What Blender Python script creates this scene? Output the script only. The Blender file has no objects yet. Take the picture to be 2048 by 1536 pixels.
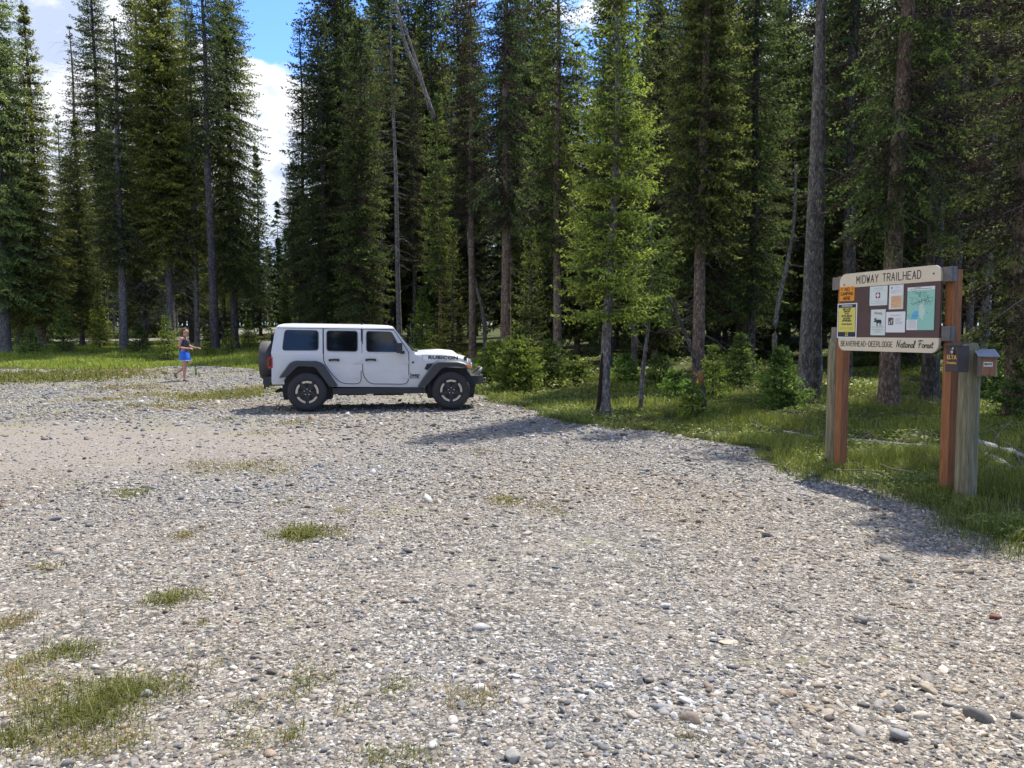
import bpy, bmesh, math, random
import numpy as np
from mathutils import Vector, Matrix, geometry
R_ = math.radians
scene = bpy.context.scene
C = scene.collection
# ------------------------------------------------------------------ camera, world, sun
CAM_H, F, PITCH = 1.66, 1577.0, math.atan(103/1577)
cam_d = bpy.data.cameras.new("camera"); cam = bpy.data.objects.new("camera", cam_d); C.objects.link(cam)
cam.location = (0, 0, CAM_H); cam.rotation_euler = (math.pi/2-PITCH, 0, 0)
cam_d.sensor_width = 36; cam_d.lens = F/2048*36; cam_d.clip_end = 3000; cam_d.clip_start = .05
scene.camera = cam
SUN = Vector((0.35, 0.44, 1.0)).normalized()     # direction towards the sun
sun_el = math.asin(SUN.z); sun_az = math.atan2(SUN.x, SUN.y)   # from +Y towards +X
w = bpy.data.worlds.new("World"); scene.world = w; w.use_nodes = True
nt = w.node_tree; nt.nodes.clear()
def N(nt, t, **kw):
    n = nt.nodes.new(t)
    for k, v in kw.items():
        if k.startswith('i_'):
            key = k[2:]
            key = int(key) if key.isdigit() else key.replace('_', ' ')
            n.inputs[key].default_value = v
        else: setattr(n, k, v)
    return n
def L(nt, a, b): nt.links.new(a, b)
sky = N(nt, 'ShaderNodeTexSky', sky_type='NISHITA', sun_disc=False, sun_elevation=sun_el, sun_rotation=sun_az,
        altitude=1900, air_density=1.0, dust_density=.6, ozone_density=1.6)
bg = N(nt, 'ShaderNodeBackground', i_Strength=.15)
out = N(nt, 'ShaderNodeOutputWorld')
tc = N(nt, 'ShaderNodeTexCoord')
sep = N(nt, 'ShaderNodeSeparateXYZ'); L(nt, tc.outputs['Generated'], sep.inputs[0])
mp = N(nt, 'ShaderNodeMapping'); mp.inputs['Scale'].default_value = (1, 1, 1.7); mp.inputs['Location'].default_value = (.35, .1, .2)
L(nt, tc.outputs['Generated'], mp.inputs['Vector'])
n1 = N(nt, 'ShaderNodeTexNoise', i_Scale=2.6, i_Detail=9.0, i_Roughness=.58, i_Distortion=.25); L(nt, mp.outputs[0], n1.inputs['Vector'])
n2 = N(nt, 'ShaderNodeTexNoise', i_Scale=9.0, i_Detail=8.0, i_Roughness=.6); L(nt, mp.outputs[0], n2.inputs['Vector'])
# more cloud low down and towards the left
def M(nt, op, a, b=None, c=None, clamp=False):
    n = nt.nodes.new('ShaderNodeMath'); n.operation = op; n.use_clamp = clamp
    for i, x in enumerate((a, b, c)):
        if x is None: continue
        if isinstance(x, (int, float)): n.inputs[i].default_value = x
        else: nt.links.new(x, n.inputs[i])
    return n.outputs[0]
lowb = M(nt, 'MULTIPLY', M(nt, 'SUBTRACT', .325, sep.outputs['Z']), 2.6)
leftb = M(nt, 'MULTIPLY', M(nt, 'SUBTRACT', -.40, sep.outputs['X']), 2.2)
leftb = M(nt, 'MAXIMUM', leftb, 0.0)
bias = M(nt, 'ADD', M(nt, 'MULTIPLY', M(nt, 'MINIMUM', M(nt, 'MAXIMUM', lowb, -.06), .35), M(nt, 'MULTIPLY', sep.outputs['Y'], 3.0, None, True)), M(nt, 'MINIMUM', leftb, .35))
cov = M(nt, 'ADD', M(nt, 'MULTIPLY_ADD', M(nt, 'SUBTRACT', n1.outputs['Fac'], .5), 2.6, .5), bias)
mr = N(nt, 'ShaderNodeMapRange', interpolation_type='SMOOTHSTEP'); L(nt, cov, mr.inputs['Value'])
mr.inputs['From Min'].default_value = .50; mr.inputs['From Max'].default_value = .62
shade = N(nt, 'ShaderNodeMapRange'); L(nt, n2.outputs['Fac'], shade.inputs['Value'])
shade.inputs['From Min'].default_value = .38; shade.inputs['From Max'].default_value = .52
cc = N(nt, 'ShaderNodeMix', data_type='RGBA'); L(nt, M(nt, 'MULTIPLY', shade.outputs[0], M(nt, 'MULTIPLY_ADD', sep.outputs['Z'], 3.2, .1, True)), cc.inputs['Factor'])
cc.inputs[6].default_value = (1.75, 2.05, 2.7, 1); cc.inputs[7].default_value = (3.2, 3.25, 3.4, 1)
mx = N(nt, 'ShaderNodeMix', data_type='RGBA'); L(nt, mr.outputs[0], mx.inputs['Factor'])
skm = N(nt, 'ShaderNodeMix', data_type='RGBA', blend_type='MULTIPLY'); skm.inputs['Factor'].default_value = 1
L(nt, sky.outputs[0], skm.inputs[6]); skm.inputs[7].default_value = (.52, .70, 1.0, 1)
L(nt, skm.outputs[2], mx.inputs[6]); L(nt, cc.outputs[2], mx.inputs[7])
L(nt, mx.outputs[2], bg.inputs['Color']); L(nt, bg.outputs[0], out.inputs[0])
sd = bpy.data.lights.new("sun", 'SUN'); sd.energy = 3.3; sd.angle = R_(.55); sd.color = (1, .95, .87)
so = bpy.data.objects.new("sun", sd); C.objects.link(so); so.rotation_euler = SUN.to_track_quat('Z', 'Y').to_euler()
vs = scene.view_settings; vs.view_transform = 'Standard'; vs.look = 'None'; vs.gamma = 1; vs.exposure = 1.32
cy = scene.cycles; cy.max_bounces = 5; cy.diffuse_bounces = 3; cy.glossy_bounces = 2; cy.transmission_bounces = 3; cy.transparent_max_bounces = 4
cy.use_adaptive_sampling = True; cy.adaptive_threshold = .02

# ------------------------------------------------------------------ helpers
def hgt(x, y):
    t = np.maximum(0, np.asarray(y, float)-20)
    h = .034*t*t/(t+6)
    return np.minimum(h, 2.6+0*h)
def ray(u, v):
    x = u-1024; y = -(v-768)
    return np.array([x, F*math.cos(PITCH)+y*math.sin(PITCH), -F*math.sin(PITCH)+y*math.cos(PITCH)])/F
def gp(u, v, flat=False):
    """world point on the ground seen at photo pixel (u, v)"""
    d = ray(u, v)
    if flat: t = -CAM_H/d[2]; return np.array([t*d[0], t*d[1], 0.])
    t = 2.0
    while t < 140:
        p = np.array([0, 0, CAM_H])+t*d
        if p[2] <= hgt(p[0], p[1]): break
        t += .02
    p[2] = float(hgt(p[0], p[1])); return p
def at(u, v, D):
    d = ray(u, v); t = D/d[1]
    return np.array([t*d[0], D, CAM_H+t*d[2]])
def tag(o, label=None, cat=None, group=None, kind=None):
    if label: o['label'] = label
    if cat: o['category'] = cat
    if group: o['group'] = group
    if kind: o['kind'] = kind
    return o
def empty(name, loc, rz=0):
    o = bpy.data.objects.new(name, None); C.objects.link(o); o.location = loc; o.rotation_euler = (0, 0, rz)
    o.empty_display_size = .2
    return o
def link(name, me, mat, parent=None, loc=None, rot=None):
    o = bpy.data.objects.new(name, me); C.objects.link(o)
    if mat is not None:
        if not me.materials: me.materials.append(mat)
    if parent: o.parent = parent
    if loc is not None: o.location = loc
    if rot is not None: o.rotation_euler = rot
    return o
def npmesh(name, verts, faces, k=3, col=None, smooth=False):
    """verts (n,3), faces (m,k); col (n,3) point colour"""
    me = bpy.data.meshes.new(name)
    verts = np.ascontiguousarray(verts, np.float32); faces = np.ascontiguousarray(faces, np.int32)
    me.vertices.add(len(verts)); me.vertices.foreach_set('co', verts.ravel())
    m = len(faces); me.loops.add(m*k); me.loops.foreach_set('vertex_index', faces.ravel())
    me.polygons.add(m); me.polygons.foreach_set('loop_start', np.arange(0, m*k, k, dtype=np.int32))
    try: me.polygons.foreach_set('loop_total', np.full(m, k, np.int32))
    except Exception: pass
    if col is not None:
        a = me.attributes.new('tint', 'FLOAT_COLOR', 'POINT')
        c4 = np.ones((len(verts), 4), np.float32); c4[:, :3] = col; a.data.foreach_set('color', c4.ravel())
    me.update(calc_edges=True)
    if smooth: me.polygons.foreach_set('use_smooth', np.ones(m, bool))
    return me
class Geo:
    """collects numpy triangle soups"""
    def __init__(s): s.v = []; s.f = []; s.c = []; s.n = 0
    def add(s, v, f, c=None):
        v = np.asarray(v, np.float32).reshape(-1, 3); s.v.append(v); s.f.append(np.asarray(f, np.int64)+s.n)
        if c is None: c = np.ones((len(v), 3), np.float32)*.5
        c = np.asarray(c, np.float32)
        if c.ndim == 1: c = np.tile(c, (len(v), 1))
        s.c.append(c); s.n += len(v)
    def tris(s, P, c):
        """P (m,3,3) loose triangles, c (m,3)"""
        m = len(P); s.add(P.reshape(-1, 3), np.arange(3*m).reshape(m, 3), np.repeat(c, 3, 0))
    def tube(s, pts, rad, sides=5, c=None, cap=True):
        pts = np.asarray(pts, float); n = len(pts); rad = np.broadcast_to(np.asarray(rad, float), (n,))
        tg = np.gradient(pts, axis=0); tg /= np.linalg.norm(tg, axis=1)[:, None]+1e-9
        ref = np.array([0, 0, 1.]) if abs(tg[0][2]) < .9 else np.array([1., 0, 0])
        a = np.cross(tg, ref); a /= np.linalg.norm(a, axis=1)[:, None]+1e-9; b = np.cross(tg, a)
        th = np.linspace(0, 2*np.pi, sides, endpoint=False)
        ring = (a[:, None]*np.cos(th)[None, :, None]+b[:, None]*np.sin(th)[None, :, None])*rad[:, None, None]+pts[:, None]
        i = np.arange(n-1)[:, None]*sides; j = np.arange(sides)[None]; k = (j+1) % sides
        q = np.stack([i+j, i+k, i+sides+k, i+sides+j], -1).reshape(-1, 4)
        f = np.concatenate([q[:, [0, 2, 1]], q[:, [0, 3, 2]]])
        v = ring.reshape(-1, 3)
        if cap:
            v = np.concatenate([v, pts[[0, -1]]]); m0 = n*sides
            f = np.concatenate([f, np.stack([np.full(sides, m0), j[0], k[0]], -1), np.stack([np.full(sides, m0+1), (n-1)*sides+k[0], (n-1)*sides+j[0]], -1)])
        s.add(v, f, c)
    def box(s, a, b, c=None):
        x0, y0, z0 = a; x1, y1, z1 = b
        v = [(x0,y0,z0),(x1,y0,z0),(x1,y1,z0),(x0,y1,z0),(x0,y0,z1),(x1,y0,z1),(x1,y1,z1),(x0,y1,z1)]
        q = [(0,3,2,1),(4,5,6,7),(0,1,5,4),(1,2,6,5),(2,3,7,6),(3,0,4,7)]
        f = [(a_, b_, c_) for a_, b_, c_, d_ in q]+[(a_, c_, d_) for a_, b_, c_, d_ in q]
        s.add(v, f, c)
    def mesh(s, name, smooth=False):
        return npmesh(name, np.concatenate(s.v), np.concatenate(s.f), 3, np.concatenate(s.c), smooth)
def link_bm(name, bm, mat, parent=None, smooth=False, bevel=0, loc=None, rot=None, auto=None):
    me = bpy.data.meshes.new(name)
    if bevel: 
        bmesh.ops.bevel(bm, geom=[e for e in bm.edges if len(e.link_faces) == 2 and e.calc_face_angle(0) > .5], offset=bevel, segments=2, affect='EDGES', clamp_overlap=True)
    bmesh.ops.recalc_face_normals(bm, faces=bm.faces)
    bm.to_mesh(me); bm.free()
    if smooth or bevel:
        for p in me.polygons: p.use_smooth = True if smooth else p.area < (bevel*.12 if bevel else 1)
        if auto is None: auto = 40
        me.set_sharp_from_angle(angle=R_(auto))
    return link(name, me, mat, parent, loc, rot)
def bm_box(bm, a, b):
    vs = [bm.verts.new(p) for p in ((a[0],a[1],a[2]),(b[0],a[1],a[2]),(b[0],b[1],a[2]),(a[0],b[1],a[2]),(a[0],a[1],b[2]),(b[0],a[1],b[2]),(b[0],b[1],b[2]),(a[0],b[1],b[2]))]
    for q in ((0,3,2,1),(4,5,6,7),(0,1,5,4),(1,2,6,5),(2,3,7,6),(3,0,4,7)): bm.faces.new([vs[i] for i in q])
    return vs
def bm_prism(bm, pts, f0, f1):
    """pts: 2-D outline, f0/f1 map (a,b)->3-D for the two ends"""
    A = [bm.verts.new(f0(*p)) for p in pts]; B = [bm.verts.new(f1(*p)) for p in pts]; n = len(pts)
    bm.faces.new(A); bm.faces.new(B[::-1])
    for i in range(n): bm.faces.new((A[i], B[i], B[(i+1) % n], A[(i+1) % n]))
def rrect(x0, y0, x1, y1, r, n=4):
    o = []
    for cx, cy, a0 in ((x1-r, y1-r, 0), (x0+r, y1-r, 90), (x0+r, y0+r, 180), (x1-r, y0+r, 270)):
        for i in range(n+1):
            a = R_(a0+90*i/n); o.append((cx+r*math.cos(a), cy+r*math.sin(a)))
    return o
def rpoly(pts, rs, n=4):
    """round the corners of a polygon"""
    o = []; m = len(pts)
    for i in range(m):
        p = Vector(pts[i]); a = Vector(pts[i-1]); b = Vector(pts[(i+1) % m]); r = rs[i] if isinstance(rs, (list, tuple)) else rs
        if r <= 0: o.append(tuple(p)); continue
        da = (a-p).normalized(); db = (b-p).normalized(); k = min(r, (a-p).length*.48, (b-p).length*.48)
        for j in range(n+1):
            t = j/n; q = (p+da*k)*(1-t)**2+p*2*t*(1-t)+(p+db*k)*t*t; o.append(tuple(q))
    return o
# ------------------------------------------------------------------ materials
def mat_new(name):
    m = bpy.data.materials.new(name); m.use_nodes = True; nt = m.node_tree
    return m, nt, nt.nodes['Principled BSDF']
def simple(name, col, rough=.5, metal=0, noise=0, nscale=20, bump=0, spec=None, coat=0):
    m, nt, b = mat_new(name)
    b.inputs['Base Color'].default_value = (*col, 1); b.inputs['Roughness'].default_value = rough; b.inputs['Metallic'].default_value = metal
    if spec is not None: b.inputs['Specular IOR Level'].default_value = spec
    if coat: b.inputs['Coat Weight'].default_value = coat; b.inputs['Coat Roughness'].default_value = .05
    if noise or bump:
        t = N(nt, 'ShaderNodeTexCoord'); n = N(nt, 'ShaderNodeTexNoise', i_Scale=float(nscale), i_Detail=6.0, i_Roughness=.6); L(nt, t.outputs['Object'], n.inputs['Vector'])
        if noise:
            mr = N(nt, 'ShaderNodeMapRange'); L(nt, n.outputs['Fac'], mr.inputs['Value']); mr.inputs['From Min'].default_value = .3; mr.inputs['From Max'].default_value = .7
            mx = N(nt, 'ShaderNodeMix', data_type='RGBA'); L(nt, mr.outputs[0], mx.inputs['Factor'])
            mx.inputs[6].default_value = (*[c*(1-noise) for c in col], 1); mx.inputs[7].default_value = (*[min(1, c*(1+noise)) for c in col], 1)
            L(nt, mx.outputs[2], b.inputs['Base Color'])
        if bump:
            bp = N(nt, 'ShaderNodeBump', i_Strength=.6, i_Distance=float(bump)); L(nt, n.outputs['Fac'], bp.inputs['Height']); L(nt, bp.outputs[0], b.inputs['Normal'])
    return m
def tint_mat(name, rough=.7, transl=0, spec=.3, noise=0, nscale=30, bump=0, gain=1.0):
    m, nt, b = mat_new(name)
    a = N(nt, 'ShaderNodeAttribute', attribute_name='tint'); col = a.outputs['Color']
    if noise or bump:
        t = N(nt, 'ShaderNodeTexCoord'); n = N(nt, 'ShaderNodeTexNoise', i_Scale=float(nscale), i_Detail=5.0, i_Roughness=.65); L(nt, t.outputs['Object'], n.inputs['Vector'])
        mr = N(nt, 'ShaderNodeMapRange'); L(nt, n.outputs['Fac'], mr.inputs['Value'])
        mr.inputs['From Min'].default_value = .3; mr.inputs['From Max'].default_value = .7; mr.inputs['To Min'].default_value = 1-noise; mr.inputs['To Max'].default_value = 1+noise
        vm = N(nt, 'ShaderNodeVectorMath', operation='SCALE'); L(nt, col, vm.inputs[0]); L(nt, mr.outputs[0], vm.inputs['Scale']); col = vm.outputs[0]
        if bump:
            bp = N(nt, 'ShaderNodeBump', i_Strength=.7, i_Distance=float(bump)); L(nt, n.outputs['Fac'], bp.inputs['Height']); L(nt, bp.outputs[0], b.inputs['Normal'])
    L(nt, col, b.inputs['Base Color']); b.inputs['Roughness'].default_value = rough; b.inputs['Specular IOR Level'].default_value = spec
    if transl:
        tr = N(nt, 'ShaderNodeBsdfTranslucent'); L(nt, col, tr.inputs['Color']); ms = N(nt, 'ShaderNodeMixShader', i_0=transl)
        L(nt, b.outputs[0], ms.inputs[1]); L(nt, tr.outputs[0], ms.inputs[2])
        L(nt, ms.outputs[0], nt.nodes['Material Output'].inputs[0])
    return m
def bark_mat(name, c0, c1, c2, scale=1.0):
    """scaly bark: voronoi flakes stretched along the trunk, patches of lichen"""
    m, nt, b = mat_new(name)
    t = N(nt, 'ShaderNodeTexCoord'); mp = N(nt, 'ShaderNodeMapping'); mp.inputs['Scale'].default_value = (1, 1, .38); L(nt, t.outputs['Object'], mp.inputs[0])
    v = N(nt, 'ShaderNodeTexVoronoi', i_Scale=26.0*scale, feature='DISTANCE_TO_EDGE'); 
    nz = N(nt, 'ShaderNodeTexNoise', i_Scale=9.0*scale, i_Detail=7.0, i_Roughness=.7); L(nt, mp.outputs[0], nz.inputs[0])
    ad = N(nt, 'ShaderNodeVectorMath', operation='MULTIPLY_ADD'); L(nt, nz.outputs['Color'], ad.inputs[0]); ad.inputs[1].default_value = (.12, .12, .12); L(nt, mp.outputs[0], ad.inputs[2]); L(nt, ad.outputs[0], v.inputs[0])
    v2 = N(nt, 'ShaderNodeTexVoronoi', i_Scale=26.0*scale); L(nt, ad.outputs[0], v2.inputs[0])
    r = N(nt, 'ShaderNodeValToRGB'); e = r.color_ramp.elements
    e[0].position = .2; e[0].color = (*c0, 1); e[1].position = .8; e[1].color = (*c2, 1); k = e.new(.5); k.color = (*c1, 1)
    s = N(nt, 'ShaderNodeSeparateColor'); L(nt, v2.outputs['Color'], s.inputs[0]); 
    big = N(nt, 'ShaderNodeTexNoise', i_Scale=1.6, i_Detail=4.0); L(nt, t.outputs['Object'], big.inputs[0])
    mixf = M(nt, 'ADD', M(nt, 'MULTIPLY', s.outputs[0], .55), M(nt, 'MULTIPLY', big.outputs['Fac'], .45)); L(nt, mixf, r.inputs[0])
    edge = N(nt, 'ShaderNodeMapRange'); L(nt, v.outputs['Distance'], edge.inputs[0]); edge.inputs['From Max'].default_value = .12; edge.inputs['To Min'].default_value = .35
    vm = N(nt, 'ShaderNodeVectorMath', operation='SCALE'); L(nt, r.outputs[0], vm.inputs[0]); L(nt, edge.outputs[0], vm.inputs['Scale'])
    L(nt, vm.outputs[0], b.inputs['Base Color']); b.inputs['Roughness'].default_value = .9; b.inputs['Specular IOR Level'].default_value = .15
    bp = N(nt, 'ShaderNodeBump', i_Strength=.8, i_Distance=.02); L(nt, v.outputs['Distance'], bp.inputs['Height'])
    bp2 = N(nt, 'ShaderNodeBump', i_Strength=.6, i_Distance=.01); L(nt, nz.outputs['Fac'], bp2.inputs['Height']); L(nt, bp.outputs[0], bp2.inputs['Normal']); L(nt, bp2.outputs[0], b.inputs['Normal'])
    return m
MT = {}
MT['leaf'] = tint_mat('spruce_needles', .6, .5, .3)
MT['grass'] = tint_mat('grass_blades', .5, .4, .3)
MT['stone'] = tint_mat('stone', .75, 0, .3, .22, 60, .002)
MT['twig'] = tint_mat('dead_twig', .9, 0, .1)
MT['bark_grey'] = bark_mat('bark_grey', (.10, .088, .08), (.19, .17, .155), (.33, .30, .27))
MT['bark_red'] = bark_mat('bark_red', (.11, .07, .052), (.21, .145, .11), (.34, .27, .22))
MT['bark_dark'] = bark_mat('bark_dark', (.05, .043, .04), (.10, .087, .08), (.19, .17, .16))
# ------------------------------------------------------------------ ground, lot, road
def ground_mat():
    m, nt, b = mat_new('forest_floor')
    t = N(nt, 'ShaderNodeTexCoord')
    a = N(nt, 'ShaderNodeTexNoise', i_Scale=.7, i_Detail=6.0, i_Roughness=.6); L(nt, t.outputs['Object'], a.inputs[0])
    c = N(nt, 'ShaderNodeTexNoise', i_Scale=9.0, i_Detail=8.0, i_Roughness=.75); L(nt, t.outputs['Object'], c.inputs[0])
    r = N(nt, 'ShaderNodeValToRGB'); e = r.color_ramp.elements
    e[0].position = .34; e[0].color = (.045, .033, .022, 1); e[1].position = .66; e[1].color = (.085, .125, .03, 1)
    k = e.new(.45); k.color = (.085, .07, .04, 1); k = e.new(.53); k.color = (.055, .085, .022, 1)
    L(nt, M(nt, 'ADD', M(nt, 'MULTIPLY', a.outputs['Fac'], .5), M(nt, 'MULTIPLY', c.outputs['Fac'], .5)), r.inputs[0])
    L(nt, r.outputs[0], b.inputs['Base Color']); b.inputs['Roughness'].default_value = .95; b.inputs['Specular IOR Level'].default_value = .1
    bp = N(nt, 'ShaderNodeBump', i_Strength=1.0, i_Distance=.08); L(nt, c.outputs['Fac'], bp.inputs['Height']); L(nt, bp.outputs[0], b.inputs['Normal'])
    return m
def gravel_mat(name='gravel_bed', road=False):
    m, nt, b = mat_new(name)
    t = N(nt, 'ShaderNodeTexCoord')
    nz = N(nt, 'ShaderNodeTexNoise', i_Scale=30.0, i_Detail=3.0); L(nt, t.outputs['Object'], nz.inputs[0])
    ad = N(nt, 'ShaderNodeVectorMath', operation='MULTIPLY_ADD'); L(nt, nz.outputs['Color'], ad.inputs[0]); ad.inputs[1].default_value = (.012,)*3; L(nt, t.outputs['Object'], ad.inputs[2])
    def ramp(stops):
        r = N(nt, 'ShaderNodeValToRGB'); e = r.color_ramp.elements; r.color_ramp.interpolation = 'LINEAR'
        e[0].position = stops[0][0]; e[0].color = (*stops[0][1], 1); e[1].position = stops[-1][0]; e[1].color = (*stops[-1][1], 1)
        for p, c in stops[1:-1]: k = e.new(p); k.color = (*c, 1)
        return r
    pal = [(0, (.055, .053, .051)), (.18, (.11, .106, .10)), (.4, (.20, .184, .162)), (.65, (.26, .238, .205)), (.85, (.36, .344, .315)), (1, (.50, .485, .46))]
    outs = []; dist = []
    for sc in (60.0, 26.0):
        v = N(nt, 'ShaderNodeTexVoronoi', i_Scale=sc); L(nt, ad.outputs[0], v.inputs[0])
        s = N(nt, 'ShaderNodeSeparateColor'); L(nt, v.outputs['Color'], s.inputs[0])
        r = ramp(pal); L(nt, s.outputs[0], r.inputs[0])
        e = N(nt, 'ShaderNodeTexVoronoi', i_Scale=sc, feature='DISTANCE_TO_EDGE'); L(nt, ad.outputs[0], e.inputs[0])
        mr = N(nt, 'ShaderNodeMapRange'); L(nt, e.outputs['Distance'], mr.inputs[0]); mr.inputs['From Max'].default_value = .16; mr.inputs['To Min'].default_value = .38
        vm = N(nt, 'ShaderNodeVectorMath', operation='SCALE'); L(nt, r.outputs[0], vm.inputs[0]); L(nt, mr.outputs[0], vm.inputs['Scale'])
        outs.append((vm.outputs[0], s.outputs[1])); dist.append(e.outputs['Distance'])
    pick = M(nt, 'GREATER_THAN', outs[1][1], .62)
    mx = N(nt, 'ShaderNodeMix', data_type='RGBA'); L(nt, pick, mx.inputs['Factor']); L(nt, outs[0][0], mx.inputs[6]); L(nt, outs[1][0], mx.inputs[7])
    # broad patches: bare packed dirt, brownish and greyish areas
    bn = N(nt, 'ShaderNodeTexNoise', i_Scale=.45, i_Detail=5.0, i_Roughness=.6); L(nt, t.outputs['Object'], bn.inputs[0])
    tone = ramp([(.35, (.96, .90, .80)), (.5, (.95, .92, .86)), (.65, (.90, .90, .87))]); L(nt, bn.outputs['Fac'], tone.inputs[0])
    mt = N(nt, 'ShaderNodeMix', data_type='RGBA', blend_type='MULTIPLY'); mt.inputs['Factor'].default_value = 1; L(nt, mx.outputs[2], mt.inputs[6]); L(nt, tone.outputs[0], mt.inputs[7])
    dirt = N(nt, 'ShaderNodeTexNoise', i_Scale=40.0, i_Detail=6.0, i_Roughness=.8); L(nt, t.outputs['Object'], dirt.inputs[0])
    dr = ramp([(.3, (.15, .128, .103)), (.7, (.33, .285, .24))]); L(nt, dirt.outputs['Fac'], dr.inputs[0])
    # dirt mask: elongated patch to the left, plus noise
    sx = N(nt, 'ShaderNodeSeparateXYZ'); L(nt, t.outputs['Object'], sx.inputs[0])
    dx = M(nt, 'DIVIDE', M(nt, 'ADD', sx.outputs[0], 7.8), 5.4); dy = M(nt, 'DIVIDE', M(nt, 'SUBTRACT', sx.outputs[1], 11.4), 3.0)
    rr = M(nt, 'SQRT', M(nt, 'ADD', M(nt, 'MULTIPLY', dx, dx), M(nt, 'MULTIPLY', dy, dy)))
    dn = N(nt, 'ShaderNodeTexNoise', i_Scale=1.3, i_Detail=6.0, i_Roughness=.65); L(nt, t.outputs['Object'], dn.inputs[0])
    dm = N(nt, 'ShaderNodeMapRange', interpolation_type='SMOOTHSTEP'); L(nt, M(nt, 'ADD', rr, M(nt, 'MULTIPLY', M(nt, 'SUBTRACT', dn.outputs['Fac'], .5), 2.2)), dm.inputs[0])
    dm.inputs['From Min'].default_value = .3; dm.inputs['From Max'].default_value = 1.5; dm.inputs['To Min'].default_value = .75; dm.inputs['To Max'].default_value = .0
    # small grit patches everywhere
    gm = N(nt, 'ShaderNodeMapRange', interpolation_type='SMOOTHSTEP'); L(nt, dn.outputs['Fac'], gm.inputs[0]); gm.inputs['From Min'].default_value = .52; gm.inputs['From Max'].default_value = .68; gm.inputs['To Max'].default_value = .45
    dmx = M(nt, 'MAXIMUM', dm.outputs[0], gm.outputs[0])
    m2 = N(nt, 'ShaderNodeMix', data_type='RGBA'); L(nt, dmx, m2.inputs['Factor']); L(nt, mt.outputs[2], m2.inputs[6]); L(nt, dr.outputs[0], m2.inputs[7])
    # thin moss / sparse green film in patches
    gn = N(nt, 'ShaderNodeTexNoise', i_Scale=.9, i_Detail=7.0, i_Roughness=.7); 
    gmap = N(nt, 'ShaderNodeMapping'); gmap.inputs['Location'].default_value = (3.3, 7.1, 0); gmap.inputs['Scale'].default_value = (.6, 1.2, 1); L(nt, t.outputs['Object'], gmap.inputs[0]); L(nt, gmap.outputs[0], gn.inputs[0])
    far = N(nt, 'ShaderNodeMapRange'); L(nt, M(nt, 'SUBTRACT', sx.outputs[1], M(nt, 'MULTIPLY', sx.outputs[0], .55)), far.inputs[0]); far.inputs['From Min'].default_value = 12; far.inputs['From Max'].default_value = 24; far.inputs['To Max'].default_value = .10
    g2 = N(nt, 'ShaderNodeMapRange', interpolation_type='SMOOTHSTEP'); L(nt, M(nt, 'ADD', gn.outputs['Fac'], far.outputs[0]), g2.inputs[0]); g2.inputs['From Min'].default_value = .58; g2.inputs['From Max'].default_value = .70; g2.inputs['To Max'].default_value = .75
    m3 = N(nt, 'ShaderNodeMix', data_type='RGBA'); L(nt, g2.outputs[0], m3.inputs['Factor']); L(nt, m2.outputs[2], m3.inputs[6]); m3.inputs[7].default_value = (.20, .20, .085, 1)
    L(nt, m3.outputs[2], b.inputs['Base Color']); b.inputs['Roughness'].default_value = .85; b.inputs['Specular IOR Level'].default_value = .25
    b1 = N(nt, 'ShaderNodeBump', i_Strength=.9, i_Distance=.012); L(nt, dist[1], b1.inputs['Height'])
    b2 = N(nt, 'ShaderNodeBump', i_Strength=.9, i_Distance=.006); L(nt, dist[0], b2.inputs['Height']); L(nt, b1.outputs[0], b2.inputs['Normal']); L(nt, b2.outputs[0], b.inputs['Normal'])
    return m
GM = ground_mat(); LM = gravel_mat()
xs = np.concatenate([np.linspace(-400, -60, 18), np.linspace(-55, 60, 116), np.linspace(65, 400, 18)])
ys = np.concatenate([np.linspace(-30, 14, 23), np.arange(15, 130, 1.0), np.linspace(135, 900, 30)])
X, Y = np.meshgrid(xs, ys); Z = hgt(X, Y)-.02
nx_, ny_ = len(xs), len(ys); ii = (np.arange(ny_-1)[:, None]*nx_+np.arange(nx_-1)[None]).ravel()
g = link('ground', npmesh('ground', np.stack([X.ravel(), Y.ravel(), Z.ravel()], 1), np.stack([ii, ii+1, ii+1+nx_, ii+nx_], 1), 4, smooth=True), GM)
tag(g, kind='structure')
# lot outline (photo pixels -> ground)
edge_px = [(2100,1128),(2048,1098),(1990,1082),(1935,1058),(1880,1020),(1850,1006),(1800,990),(1750,972),(1690,965),(1640,955),(1600,948),(1562,936),(1545,915),(1515,898),(1480,890),(1420,880),(1350,868),(1300,860),(1260,854),(1210,851),(1180,849),(1130,842),(1085,826),(1060,815),(1020,806),(985,797),(955,789)]
lot = [tuple(gp(*p)[:2]) for p in edge_px]
lot += [(-1.4, 22.5), (-3.2, 25.5), (-6.5, 28.3), (-9.4, 29.6)]
lot += [tuple(gp(*p)[:2]) for p in [(500,737),(440,734),(380,732),(340,733),(300,737),(240,739),(200,741),(120,739),(60,739),(0,739),(-200,738)]]
lot += [(-40, 30), (-40, -8), (10, -8), (6.2, 3.5), (4.9, 4.8)]
def smooth_poly(P, step=.25, jit=.05, seed=1):
    rng = np.random.default_rng(seed); o = []; n = len(P); P = [np.array(p, float) for p in P]
    for i in range(n):
        p0, p1, p2, p3 = P[i-1], P[i], P[(i+1) % n], P[(i+2) % n]; k = max(1, int(np.linalg.norm(p2-p1)/step))
        for j in range(k):
            t = j/k; q = .5*((2*p1)+(-p0+p2)*t+(2*p0-5*p1+4*p2-p3)*t*t+(-p0+3*p1-3*p2+p3)*t**3); o.append(q+rng.normal(0, jit, 2))
    return np.array(o)
LOT = smooth_poly(lot, .3, .035)
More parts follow.
